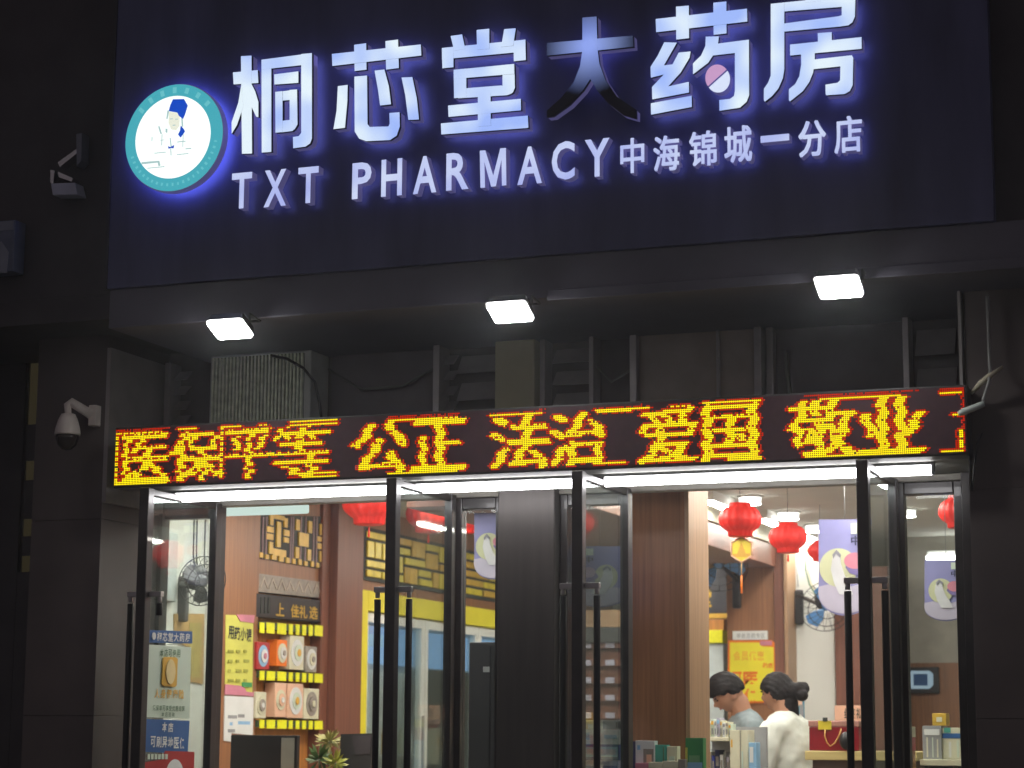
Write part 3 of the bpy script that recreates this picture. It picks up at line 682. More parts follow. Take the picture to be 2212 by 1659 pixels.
# ------------------------------------------------------------------ recess above the LED board
PR = Plane('Y', -.001)
def strip(x, w_, y0, y1, d, m=M['trim']):
    mb = MB(); u = PR.uv(x, (y0+y1)/2)[0]
    v1 = min(PR.uv(x, y0)[1], z_fb-.001); mb.box(u, u+w_, -d, -.0005, z_led0+.06, v1); return mb
RF = thing('recess_frame', 'dark metal lattice of uprights in the recess above the LED board', 'frame', (-3, -.02, z_led1))
for x, ww, d in ((233, .02, .06), (286, .025, .08), (380, .03, .1), (668, .012, .07), (700, .018, .05), (958, .03, .12), (1183, .022, .1), (1288, .02, .1), (1372, .03, .08), (1555, .012, .06), (1640, .03, .09), (1662, .03, .06), (1960, .025, .1)):
    strip(x, ww, 690, 900, d).build('upright', mat('upright_grey', (.30, .27, .28), .4, metal=.3), RF, .003)
for x0, x1, n in ((390, 418, 7), (968, 992, 7), (1000, 1086, 4), (1205, 1288, 5), (1985, 2070, 3)):
    u0, u1 = PR.uv(x0, 850)[0], PR.uv(x1, 850)[0]; mb = MB(); z0 = z_led1-.12; h = (z_fb-.02-z0)/n
    for k in range(n):
        zc = z0+(k+.5)*h; hh = h*.36
        mb.prism([(u0, -.075, zc-hh), (u1, -.075, zc-hh), (u1, -.065, zc-hh-.0), (u0, -.065, zc-hh)], [(u0, -.015, zc+hh), (u1, -.015, zc+hh), (u1, -.005, zc+hh), (u0, -.005, zc+hh)])
    mb.build('louvre', mat('louvre_grey', (.26, .24, .25), .45), RF)
mb = MB(); PR.rect(mb, 1376, 640, 1640, 950, .0, .035); mb.build('infill_panel', mat('infill_brown', (.26, .2, .18), .5), RF)
mb = MB(); PR.rect(mb, 722, 640, 955, 950, .0, .02); mb.build('infill_panel', mat('infill_dark', (.1, .08, .1), .5), RF)
TP = tag(MB().box(PR.uv(1090, 820)[0], PR.uv(1175, 820)[0], -.12, -.0006, z_led0+.06, z_fb-.001).build('wall_post', M['beige'], None, .006), 'pale beige tiled post in the recess under the middle floodlight', 'post')
AC = thing('condenser_unit', 'grey finned air conditioner condenser in the recess under the left floodlight', 'air conditioner', (PR.uv(455, 850)[0], -.2, z_led1-.2))
pa = Plane('Y', -.20); u0, u1, _, v1 = pa.rng(456, 768, 655, 905); v0 = z_led1-.25
MB().box(u0-.012, u1+.03, -.19, -.01, v0, v1+.012).build('casing', mat('casing_pale', (.5, .52, .5), .45), AC, .006)
mb = MB(); n = 26
for k in range(n):
    x = u0+(u1-u0)*(k+.5)/n; mb.box(x-.0045, x+.0045, -.204, -.1905, v0+.01, v1)
mb.build('fins', M['fin'], AC)
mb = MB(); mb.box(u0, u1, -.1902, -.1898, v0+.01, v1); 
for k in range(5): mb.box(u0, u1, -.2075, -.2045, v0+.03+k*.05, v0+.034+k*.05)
mb.build('grille_fin_shade', mat('fin_shadow', (.1, .13, .11), .6), AC)  # bars, plus a dark sheet that paints the shade between the fins
MB().box(u0-.02, u1-.1, -.24, -.03, v1+.014, v1+.032).build('lid', M['white'], AC, .004)  # white slab stands for the lit top, light put into its colour
pc = [PY(585, 768, -.24), PY(620, 775, -.24), PY(655, 795, -.235), PY(680, 825, -.22), PY(690, 870, -.2), PY(697, 925, -.18)]
tag(MB().tube(pc, .006, 8).build('drain_hose', M['wire']), 'dark hose drooping beside the finned condenser unit', 'hose')

for pts, r, lab in (([PR.pt(*PR.uv(716, 800), .03), PR.pt(*PR.uv(790, 845), .05), PR.pt(*PR.uv(880, 838), .05), PR.pt(*PR.uv(962, 790), .04)], .006, 'slack dark cable sagging across the dark infill left of the beige post'),
                    ([PR.pt(*PR.uv(1292, 790), .05), PR.pt(*PR.uv(1330, 830), .06), PR.pt(*PR.uv(1376, 800), .05)], .005, 'short slack cable between the louvre and the brown infill panel'),
                    ([PR.pt(*PR.uv(1700, 760), .02), PR.pt(*PR.uv(1702, 800), .02), PR.pt(*PR.uv(1710, 850), .03), PR.pt(*PR.uv(1700, 900), .03)], .009, 'grey conduit running down the recess right of the brown infill panel')):
    tag(MB().tube(pts, r, 7).build('cable', mat('cable_mid', (.12, .12, .12), .5)), lab, 'cable')

# ------------------------------------------------------------------ left: dome camera, bracket, neighbour sign, slit
c = PY(146, 930, -.62)
DC = thing('security_camera', 'white dome security camera on an arm left of the LED board', 'camera', c)
mb = MB(); mb.lathe(c, [(.012, .075), (.03, .07), (.042, .045), (.052, .01), (.055, -.012), (.054, -.02)], 20); mb.build('housing', M['camw'], DC)
mb = MB(); mb.lathe(c, [(.05, -.0205), (.049, -.035), (.04, -.062), (.022, -.08), (.004, -.085)], 20); mb.build('dome', M['domed'], DC)
p0 = PY(146, 868, -.62); p1 = PY(196, 895, -.54); p2 = Vector((p1.x+.03, -.503, p1.z-.01))
mb = MB(); mb.tube([c+Vector((0, 0, .07)), Vector((p0.x, p0.y, p0.z-.012)), Vector((p0.x+.012, p0.y+.004, p0.z)), p1], [.014, .016, .019, .022], 10); mb.build('arm', M['camw'], DC)
mb = MB(); mb.box(p1.x-.01, p1.x+.028, -.545, -.501, p1.z-.05, p1.z+.04); mb.build('mount_plate', M['camw'], DC, .004)
pb = Plane('Y', FASC+.06)
BK = thing('wall_bracket', 'angular metal bracket on the dark wall left of the sign emblem', 'bracket', pb.pt(*pb.uv(150, 360)))
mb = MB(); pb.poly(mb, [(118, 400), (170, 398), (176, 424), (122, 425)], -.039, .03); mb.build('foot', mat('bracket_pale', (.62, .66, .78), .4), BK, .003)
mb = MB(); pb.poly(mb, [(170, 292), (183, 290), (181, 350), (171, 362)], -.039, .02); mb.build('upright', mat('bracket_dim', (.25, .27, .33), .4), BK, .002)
mb = MB()
for q in ([(128, 352), (178, 316), (180, 324), (132, 362)], [(128, 372), (160, 386), (158, 394), (130, 384)], [(112, 368), (121, 370), (118, 400), (112, 396)]): pb.poly(mb, q, -.04, .01)
mb.build('brace', M['chrome'], BK)
NS = thing('neighbour_sign', 'pale grey printed sign edge on the far left wall', 'sign', Plane('Y', FASC+.02).pt(*Plane('Y', FASC+.02).uv(10, 530)))
ps = Plane('Y', FASC+.02)
mb = MB(); ps.rect(mb, -120, 482, 31, 592, -.078, .0); mb.build('board', mat('neighbour_sign_blue', (.16, .19, .27), .5, var=.25, scale=8), NS, .003)
mb = MB(); ps.rect(mb, -119, 484, 30, 503, .0005, .003); ps.poly(mb, [(-20, 530), (4, 522), (20, 545), (16, 590), (-20, 588)], .0005, .003); mb.build('print', mat('neighbour_print', (.3, .33, .4), .5), NS)
ND = thing('neighbour_window', 'narrow dim yellow lit window slit beside the far left wall', 'window', (g0, .05, 0))
gz2 = D0.uv(58, 1235)[1]
MB().box(g0+.001, g1-.001, .024, .04, gz2, gz1-.001).build('lit_pane', E_WARM, ND)
mb = MB()
for z_ in (2.18, 2.35, 2.44, 2.62, 2.70): mb.box(g0+.011, g1-.001, .012, .0235, z_, z_+.09)
mb.box(g0+.001, g0+.010, .012, .0235, gz2, gz1-.002); mb.build('mullion', M['frame'], ND)

# ------------------------------------------------------------------ right: white bar, cables
pr_ = -.66
a = PY(2070, 894, pr_); b = PY(2126, 872, pr_+.02)
WB = tag(MB().tube([a, a.lerp(b, .15), a.lerp(b, .85), b], [.008, .013, .012, .010], 10).build('antenna_stub', mat('stub_white', (.75, .85, .8), .4)), 'short white stub sticking out at the right end of the LED board', 'antenna')
tag(MB().tube([PY(2132, 640, -.56), PY(2137, 780, -.56), PY(2139, 800, -.58), PY(2136, 825, -.6), PY(2128, 850, -.62), PY(2122, 872, -.635)], .006, 6).build('cable', mat('cable_grey', (.45, .45, .43), .5)), 'pale cable hanging down the right pilaster to the white stub', 'cable')
tag(MB().tube([PY(2098, 850, -.56), PY(2118, 828, -.58), PY(2138, 812, -.59), PY(2166, 792, -.56)], [.006, .011, .011, .005], 6).build('cable_tie', M['rope']), 'loose beige cable end tied across the pale cable', 'cable')
tag(MB().tube([PY(2080, 905, -.6), PY(2088, 940, -.58), PY(2096, 1000, -.54), PY(2100, 1060, -.52), PY(2110, 960, -.52), PY(2122, 935, -.52)], .004, 6).build('cable', M['wire']), 'thin dark cable looping below the right end of the LED board', 'cable')

# ------------------------------------------------------------------ interior lamps
def ceiling_tube(xm, y0, y1, lab):
    t = thing('ceiling_tube', lab, 'tube light', (xm, y0, CZ), 'row of ceiling tube lamps')
    MB().box(xm-.036, xm+.036, y0, y1, CZ-.062, CZ-.0585).build('diffuser', E_CEIL, t)
    MB().box(xm-.042, xm+.042, y0-.01, y1+.01, CZ-.058, CZ-.0005).build('housing', M['white'], t)
for x, y, lab in ((1620, 1083, 'round white ceiling lamp above the first red lantern'), (1703, 1116, 'round white ceiling lamp above the second red lantern'), (1762, 1143, 'round white ceiling lamp beside the hanging lilac poster'), (1963, 1110, 'round white ceiling lamp seen between the right door and its window')):
    c = PZ(x, y, CZ-.03); r = .062 if x != 1963 else .04
    t = thing('ceiling_lamp', lab, 'ceiling lamp', (c.x, c.y, CZ), 'round ceiling lamps of the shop')
    MB().lathe((c.x, c.y, CZ), [(r, -.045), (r+.002, -.010)], 24).build('drum', E_DRUM, t)
    MB().lathe((c.x, c.y, CZ), [(r, -.0475), (r, -.0455)], 24).build('diffuser', E_CEIL, t)
    MB().lathe((c.x, c.y, CZ), [(r+.012, -.0095), (r+.012, -.0005)], 24).build('rim', M['white'], t)
segs = [((1522, 1082), (1575, 1100)), ((1643, 1122), (1688, 1139)), ((1735, 1158), (1768, 1170))]
for (a, b), lab in zip(segs, ('ceiling tube lamp running inwards, nearest of the row beside the wood pier', 'ceiling tube lamp running inwards between the two red lanterns', 'ceiling tube lamp running inwards, farthest of the row behind the second lantern')):
    A, Bq = PZ(*a, CZ-.06), PZ(*b, CZ-.06); ceiling_tube((A.x+Bq.x)/2, A.y, Bq.y, lab)
for xm, y, lab in ((-3.09, .45, 'beside the pier'), (-3.09, 1.7, 'behind the pier'), (-2.0, .45, 'inside the right doorway'), (-2.0, 1.7, 'over the shelf of packs'), (-4.75, .4, 'over the white left wall'),
                   (-4.2, .5, 'before the gilt cabinet, front one'), (-4.2, 1.9, 'before the gilt cabinet, second one'), (-4.2, 3.3, 'before the yellow fridge, third one'), (-4.2, 4.9, 'before the yellow fridge, rear one'), (-1.6, 3.4, 'over the goods stand')):
    ceiling_tube(xm, y, y+1.1, 'added unseen ceiling tube lamp over the front of the shop, '+lab)  # unseen lamps added to brighten the front and left of the room
c0, c1 = PY(482, 1105, .55), PY(665, 1102, .55)
t = thing('batten_lamp', 'pale greenish batten lamp behind the left door header', 'tube light', (c0.x, .55, c0.z))
MB().box(c0.x, c1.x, .53, .57, c0.z-.022, c0.z+.022).build('tube', E_BATTEN, t, .008)
MB().box(c0.x+.1, c0.x+.12, .54, .56, c0.z+.0225, CZ).build('rod', M['white'], t)
MB().box(c1.x-.12, c1.x-.1, .54, .56, c0.z+.0225, CZ).build('rod', M['white'], t)
c0, c1 = PY(2001, 1209, 6.1), PY(2074, 1207, 6.1)
t = thing('wall_tube', 'white tube lamp on the far wall behind the right window', 'tube light', (c0.x, 6.1, c0.z))
MB().box(c0.x, c1.x+.4, 6.08, 6.13, c0.z-.03, c0.z+.03).build('tube', emis('wall_tube_white', (1, 1, .97), 6), t, .01)
MB().box(c0.x, c1.x+.4, 6.131, 6.195, c0.z-.04, c0.z+.06).build('batten', M['white'], t)

# ------------------------------------------------------------------ lanterns
LP = [(.46, 1.0), (.50, .97), (.52, .80), (.72, .70), (.90, .46), (.99, .18), (1.0, .0), (.97, -.2), (.86, -.44), (.68, -.62), (.58, -.70), (.57, -.95), (.5, -1.0)]
def lantern(px, py, hw, Y, lab, orn=False, hide=False):
    c = PY(px, py, Y); r = abs(PY(px+hw, py, Y).x-c.x)*1.06
    t = thing('paper_lantern', lab, 'lantern', c, 'red paper lanterns hanging in the shop')
    MB().lathe(c, [(a*r, h*r*.80) for a, h in LP], 64, lobes=16, amp=.035).build('paper_body', M['red'], t)
    MB().tube([c+Vector((0, 0, r*.86)), Vector((c.x, c.y, CZ-.001))], .0016, 5).build('string', M['dgrey'], t)
    if not orn:
        MB().tube([c-Vector((0, 0, r*.87)), c-Vector((0, 0, r*1.25))], [.004, .006], 6).build('tassel', M['red'], t)
    return c, r
L1c, L1r = lantern(1599, 1123, 42, 2.1, 'red paper lantern with a yellow hexagon hanging below it, right doorway', True)
lantern(1702, 1162, 38, 2.9, 'red paper lantern between the hexagon lantern and the lilac poster')
lantern(1772, 1190, 26, 4.0, 'red paper lantern half hidden behind the hanging lilac poster')
lantern(2072, 1106, 42, 2.3, 'red paper lantern cut off by the right window frame')
lantern(798, 1088, 50, 2.0, 'red paper lantern seen low under the header of the left doorway')
lantern(926, 1112, 42, 2.3, 'red paper lantern behind the glass of the left doorway right leaf')
lantern(1000, 1118, 38, 2.6, 'red paper lantern sliver seen between left door leaf and its window')
# hexagon ornament
ph = Plane('Y', 2.12); c = PY(1602, 1187, 2.12)
t = thing('hexagon_charm', 'yellow hexagonal paper charm with red tassel under a red lantern', 'ornament', c)
mb = MB(); hx = [(1602, 1160), (1624, 1172), (1624, 1200), (1602, 1215), (1580, 1200), (1580, 1172)]; ph.poly(mb, hx, -.006, .0); mb.build('plate', M['gold2'], t)
mb = MB(); ph.poly(mb, [(1602, 1172), (1612, 1198), (1592, 1198)], .0005, .003); ph.rect(mb, 1584, 1196, 1620, 1203, .0005, .002); mb.build('print', M['amber'], t)
mb = MB()
for i in range(6):
    a, b = hx[i], hx[(i+1) % 6]; mb.tube([ph.pt(*ph.uv(*a), .001), ph.pt(*ph.uv(*b), .001)], .005, 6)
mb.build('rim', M['peach'], t)
MB().tube([PY(1602, 1160, 2.12), L1c-Vector((0, 0, L1r*.86))], .0015, 5).build('string', M['rope'], t)
MB().tube([PY(1602, 1215, 2.12), PY(1602, 1245, 2.12)], .002, 5).build('cord', M['ribbon'], t)
MB().tube([PY(1602, 1243, 2.12), PY(1602, 1282, 2.12)], [.004, .006], 6).build('tassel', M['orange'], t)

# ------------------------------------------------------------------ wall fans
def wall_fan(c, face, lab, R0=.17, m_base=M['black'], blade=M['fanblue'], mount=None):
    c = Vector(c); n = Vector(face).normalized(); t = thing('wall_fan', lab, 'fan', c, 'wall fans of the shop')
    a = n.orthogonal().normalized(); b = n.cross(a)
    mb = MB(); mb.lathe(c-n*.14, [(.025, 0), (.055, .012), (.062, .05), (.058, .085), (.03, .10)], 20, axis=n); mb.build('motor', m_base, t)
    mb = MB()
    for rr in (1.0, .72, .42):
        off = .0 if rr == 1 else .03
        mb.tube([c+(a*math.cos(k*math.pi/18)+b*math.sin(k*math.pi/18))*R0*rr+n*off for k in range(37)], .0028, 5, cap=False)
    for k in range(20):
        d = a*math.cos(k*math.pi/10)+b*math.sin(k*math.pi/10)
        mb.tube([c+d*.03+n*.035, c+d*R0*.6+n*.034, c+d*R0, c+d*R0*.75-n*.05, c+d*.06-n*.065], .0014, 4)
    mb.build('cage', m_base, t)
    mb = MB(); mb.lathe(c-n*.02, [(.028, -.01), (.03, .02), (.018, .035)], 16, axis=n)
    for k in range(3):
        pts = []; bk = []
        for s_, rr in [(-.25, .18), (-.45, .5), (-.40, .85), (-.1, .93), (.30, .85), (.42, .5), (.2, .18)]:
            ang = k*2*math.pi/3+s_; p = c+(a*math.cos(ang)+b*math.sin(ang))*R0*rr+n*(s_*.03); pts.append(p+n*.001); bk.append(p-n*.001)
        mb.prism(pts, bk)
    mb.build('blades', blade, t)
    if mount is not None:
        mt = Vector(mount); mb = MB(); mb.tube([c-n*.12, c-n*.12+Vector((0, 0, -.05)), mt+Vector((0, -.03, .03)), mt], .013, 8); mb.build('arm', m_base, t)
        mb = MB(); mb.box(mt.x-.028, mt.x+.028, mt.y-.03, mt.y+.012, mt.z-.16, mt.z+.07); mb.build('base', m_base, t, .012)
    return t
m1 = PY(1727, 1297, 5.48)
wall_fan(PY(1786, 1310, 5.12), (.35, -.75, -.45), 'black wall fan with blue blades on the white partition', .175, mount=m1)
wall_fan(PY(1552, 1220, 4.9), (.1, -.85, -.5), 'black wall fan with blue blades above the gold lettered plaque', .19, mount=PY(1592, 1262, 5.28))
c = PX(437, 1255, XL+.36)
wall_fan(c, (.75, -.6, -.25), 'grey wall fan seen through the left door glass', .12, M['dgrey'], M['grey'], mount=PX(398, 1275, XL+.02))
mb = MB()
for k in range(2): mb.tube([PY(1742+8*k, 1175, 5.4), PY(1740+5*k, 1230, 5.4), PY(1748+4*k, 1262, 5.4), PY(1762+4*k, 1285, 5.35)], .006, 6, k)
tag(mb.build('cordage', [M['dgreen'], M['rope']]), 'green and cream garland strands hanging down above the black wall fan', 'cordage')  # these strands are hanging cords
tag(MB().tube([PY(1718, 1195, 5.48), PY(1722, 1240, 5.48), PY(1724, 1268, 5.48)], .004, 6).build('cable', M['grey']), 'thin grey cable on the white partition above the fan base', 'cable')

# ------------------------------------------------------------------ posters hanging in the shop
def moon_poster(x0, y0, x1, y1, Y, lab, flip=False, name='hanging_poster'):
    p = Plane('Y', Y); W, Hh = x1-x0, y1-y0; X = lambda a: x0+W*a if not flip else x1-W*a; Yp = lambda b: y0+Hh*b
    t = thing(name, lab, 'poster', p.pt(*p.uv((x0+x1)/2, y0)), 'lilac autumn posters in the shop')
    mb = MB(); q = [(0, 0), (1, 0), (1, .78)] + [(.5+.5*math.cos(R(k)), .78+.22*math.sin(R(k))) for k in range(15, 166, 15)] + [(0, .78)]
    p.poly(mb, [(X(a), Yp(b)) for a, b in q], -.007, -.004); mb.build('sheet', M['lilac'], t)
    mb = MB(); p.poly(mb, [(X(a), Yp(b)) for a, b in [(0, .70), (.3, .66), (.6, .70), (1, .64), (1, .78)] + [(.5+.49*math.cos(R(k)), .78+.2*math.sin(R(k))) for k in range(15, 166, 15)] + [(0, .78)]], .0004, .0006); mb.build('ground_print', M['plilac'], t)
    mb = MB(); p.disc(mb, X(.38), Yp(.50), Hh*.20, .0012, .0016); mb.build('moon_print', M['moon'], t)
    mb = MB(); p.poly(mb, [(X(a), Yp(b)) for a, b in [(.28, .36), (.36, .33), (.42, .38), (.43, .46), (.50, .58), (.60, .68), (.66, .78), (.40, .78), (.30, .66), (.24, .52)]], .0045, .005)
    mb.build('figure_print', mat('print_grey_white', (.62, .63, .66), .5), t)
    mb = MB(); p.poly(mb, [(X(a), Yp(b)) for a, b in [(.27, .37), (.35, .315), (.44, .37), (.42, .40), (.34, .36), (.29, .41)]], .008, .0084)
    mb.build('hair_print', mat('print_slate', (.25, .25, .3), .5), t)
    mb = MB(); p.poly(mb, [(X(a), Yp(b)) for a, b in [(.52, .50), (.60, .56), (.72, .58), (.84, .54), (.88, .47), (.80, .40), (.58, .42)]], .0045, .005); mb.build('bowl_print', mat('print_violet', (.2, .16, .4), .5), t)
    mb = MB(); p.disc(mb, X(.70), Yp(.43), Hh*.085, .0085, .009, sq=1.35); mb.build('flower_print', M['pink'] if not flip else mat('print_mauve', (.5, .36, .5), .5), t)
    mb = MB()
    for a in (.62, .84): p.rect(mb, *sorted((X(a), X(a+.16)))[:1], Yp(.04), max(X(a), X(a+.16)), Yp(.15), .0045, .005)
    mb.build('heading_print', M['mint'], t)
    mb = MB()
    for k, ch in enumerate('中秋'):
        xa, xb = sorted((X(.62+.22*k), X(.79+.22*k))); p.text(mb, ch, xa, Yp(.17), xb, Yp(.27), .006, bold=.03)
    mb.build('lettering', M['navy'], t)
    u, v = p.uv((x0+x1)/2, y0)
    MB().tube([p.pt(u, v), (u, Y, CZ-.001)], .0015, 5).build('string', M['grey'], t)
    return t
moon_poster(1768, 1122, 1882, 1330, 2.0, 'lilac moon poster hanging left of the rightmost door stile')
moon_poster(1997, 1210, 2090, 1342, 1.6, 'lilac moon poster hanging behind the right window below the white tube')
moon_poster(1024, 1108, 1106, 1252, 1.3, 'lilac moon poster hanging behind the narrow window left of the bronze column')
moon_poster(1240, 1180, 1352, 1312, .25, 'lilac moon poster hanging behind the glass right of the bronze column', True)

# ------------------------------------------------------------------ left wall: carved cabinet
CB = thing('display_cabinet', 'brown wall cabinet with gilt lattice top, black name board and yellow price tags', 'cabinet', (XL, 2.3, 0))
ua, ub = PLW.uv(556.5, 1400)[0], PLW.uv(705.5, 1400)[0]
mb = MB(); PLW.slab(mb, ua, ub, 0, CZ-.002, -.099, -.06, 0); mb.build('back_panel', M['wood4'], CB)
mb = MB(); PLW.slab(mb, ub-.10, ub-.001, 0, CZ-.003, -.059, .012, 0); mb.build('side_post', M['wood2'], CB, .004)
zlat0, zlat1 = PLW.uv(625, 1222)[1], PLW.uv(625, 1112)[1]
mb = MB(); PLW.slab(mb, ua, ub-.101, zlat0-.08, CZ-.003, -.059, -.012, 0); mb.build('frieze', M['wood'], CB)
zq = Zr(547.2, 1101.7, .16064); PC = Plane('X', XL-.012)
mb = MB(); PC.poly(mb, [(558, 1112), (699, 1116), (696, 1230), (556, 1206)], .0005, .006, 0); lat = mb.build('lattice_panel', M['ink'], CB)
mb = MB()
for b in ((195, 70, 240, 205), (240, 70, 390, 130), (385, 110, 430, 235), (285, 160, 338, 500), (150, 225, 240, 300), (150, 320, 240, 400), (385, 270, 460, 350), (385, 370, 450, 440), (185, 430, 235, 590), (230, 530, 410, 620),
          (545, 130, 595, 275), (712, 150, 760, 310), (585, 310, 712, 490), (535, 500, 585, 650), (702, 530, 750, 680), (870, 190, 908, 340), (835, 360, 905, 425), (835, 450, 905, 525), (862, 555, 905, 700),
          (55, 570, 100, 640), (135, 600, 180, 660), (215, 610, 280, 670), (315, 625, 375, 695), (415, 640, 460, 715), (500, 655, 540, 725), (580, 665, 622, 740), (660, 690, 700, 750), (750, 690, 785, 765), (822, 710, 855, 775)): PC.rect(mb, *zq(*b), .0065, .014)
mb.build('gilt_bars', M['gold'], lat)
mb = MB()
for x in (105, 150, 480, 515, 620, 680, 790, 830): PC.rect(mb, *zq(x-8, 90, x+8, 650+x*.13), .0065, .010)
mb.build('lattice_bars', mat('lattice_mauve', (.3, .2, .22), .5), lat)
pv = PLW
mb = MB(); pv.poly(mb, [(556, 1238), (705, 1258), (702, 1292), (556, 1278)], -.058, -.008); mb.build('valance', M['steelgrey'], CB)
mb = MB()
for k in range(7):
    x = 572+k*19; yo = (x-556)*.12
    pv.poly(mb, [(x, 1243+yo), (x+9, 1268+yo), (x+7, 1270+yo), (x, 1250+yo), (x-7, 1268+yo), (x-9, 1266+yo)], -.0075, -.004)
mb.build('valance_tracery', mat('tracery_pale', (.45, .4, .33), .4), CB)
mb = MB(); pv.poly(mb, [(554, 1282), (698, 1298), (695, 1344), (553, 1332)], -.058, .0); mb.build('name_board', mat('name_board_black', (.03, .028, .033), .3), CB)
mb = MB()
for x, ch in ((604, '上'), (636, '佳'), (654, '礼'), (676, '选')): pv.text(mb, ch, x-9, 1298+(x-556)*.1, x+9, 1326+(x-556)*.1, .004, bold=.02)
mb.build('lettering', M['gold'], CB)
mb = MB()
for x in (562, 570, 578): pv.rect(mb, x, 1290, x+4, 1325, .0008, .003)
mb.build('board_slots', M['ink'], CB)
zt_ = Zr(504.0, 1065.7, .35747)
XS = ((143, 168), (185, 232), (250, 302), (320, 342), (362, 382), (400, 422), (440, 462), (475, 522))
for row, (ya, yb, sl) in enumerate(((780, 845, .055), (1073, 1128, .05), (1368, 1420, .02))):
    x0, y0, x1, y1 = zt_(120, ya-8, 530, yb+8)
    mb = MB(); u0, u1 = pv.uv(x0, y0)[0], pv.uv(x1, y0)[0]; v0 = pv.uv((x0+x1)/2, (y0+y1)/2)[1]
    pv.slab(mb, ua, u1, v0-.018, v0+.018, -.058, .014); sh = mb.build('shelf_edge', mat('shelf_green', (.05, .085, .05), .5), CB)
    for a, b in XS:
        yo = (a-143)*sl; mb = MB(); pv.rect(mb, *zt_(a, ya+yo, b, yb+yo), .0145, .018); mb.build('price_tag', M['tagy'], sh)
def gift(b, ring, card, lab):
    x0, y0, x1, y1 = zt_(*b); t = thing('gift_box', lab, 'gift box', pv.pt(*pv.uv((x0+x1)/2, y1)), 'round window gift boxes in the wall cabinet')
    mb = MB(); pv.rect(mb, x0, y0, x1, y1, -.055, .012); mb.build('carton', card, t, .003)
    mb = MB(); xm, ym = (x0+x1)/2, (y0+y1)/2; r = min((y1-y0)*.40, (x1-x0)*.95)
    pv.disc(mb, xm, ym, r, .0125, .016, 0, n=24, sq=1.0); d = mb.build('window_ring', ring[0], t)
    mb = MB(); pv.disc(mb, xm, ym, r*.62, .0205, .023, 0, n=24); pv.disc(mb, xm, ym, r*.28, .0265, .029, 1, n=20); mb.build('window_print', [ring[1], ring[2]], d)
W_, A_, C_ = M['paper'], M['amber'], M['cream']
gift((250, 885, 312, 1045), (C_, W_, M['steelgrey']), M['orange'], 'orange gift box with pale disc on the upper cabinet shelf')
gift((330, 862, 415, 1066), (W_, M['mint'], A_), C_, 'tall cream gift box with white disc in the middle of the upper cabinet shelf')
gift((425, 925, 492, 1082), (W_, C_, M['steelgrey']), M['steelgrey'], 'small grey gift box at the right of the upper cabinet shelf')
gift((128, 900, 205, 1065), (M['lblue'], W_, M['pink']), M['redp'], 'red gift box with blue disc at the left of the upper cabinet shelf')
gift((240, 1145, 305, 1352), (C_, M['peach'], W_), M['peach'], 'peach gift box with cream disc on the lower cabinet shelf')
gift((315, 1150, 408, 1358), (W_, M['mint'], A_), M['peach'], 'gift box with white disc and amber centre on the lower cabinet shelf')
gift((415, 1180, 505, 1364), (M['steelgrey'], M['steelgrey'], C_), C_, 'dull brown gift box at the right of the lower cabinet shelf')
gift((123, 1200, 185, 1360), (C_, M['steelgrey'], W_), M['cream'], 'cream gift box at the left of the lower cabinet shelf')
# posters on the brown panel
def on_wall(name, label, cat): return thing(name, label, cat, pv.pt(*pv.uv(515, 1500)))
t = on_wall('wall_poster', 'yellow green poster with dark heading and pink corners on the brown panel', 'poster')
mb = MB(); pv.poly(mb, [(487, 1328), (546, 1330), (544, 1498), (485, 1490)], .0005, .003); mb.build('sheet', M['lime'], t)
mb = MB(); pv.poly(mb, [(508, 1327), (548, 1329), (546, 1346), (517, 1342)], .0035, .006); pv.poly(mb, [(484, 1478), (524, 1482), (530, 1494), (546, 1496), (545, 1504), (484, 1500)], .0035, .006); mb.build('corner_print', M['pink'], t)
mb = MB(); 
for k, ch in enumerate('用药小课'): pv.text(mb, ch, 491+k*13, 1352+k*2, 503+k*13, 1380+k*2, .0065, bold=.02)
mb.build('lettering', M['ink'], t)
mb = MB()
for r_ in range(4):
    for k in range(3): pv.rect(mb, 490+k*17, 1404+r_*21, 502+k*17-(r_+k) % 3*3, 1410+r_*21, .0065, .0075)
pv.rect(mb, 520, 1474, 541, 1484, .0065, .0075, 1); mb.build('body_print', [mat('olive_ink', (.35, .36, .06), .5), M['green']], t)
t = on_wall('wall_notice', 'white notice sheet with small coloured print below the yellow green poster', 'notice')
mb = MB(); pv.poly(mb, [(484, 1503), (546, 1506), (544, 1588), (498, 1584), (497, 1602), (482, 1600)], .0005, .003); mb.build('sheet', M['paper'], t)
mb = MB()
for k in range(5): pv.rect(mb, 490+(k % 2)*4, 1515+k*15, 500+(k % 3)*5, 1522+k*15, .0035, .0045, k % 2); pv.rect(mb, 512, 1513+k*15, 538-(k % 3)*6, 1520+k*15, .0035, .0045, (k+1) % 3)
mb.build('body_print', [M['grey'], M['lblue'], M['steelgrey']], t)

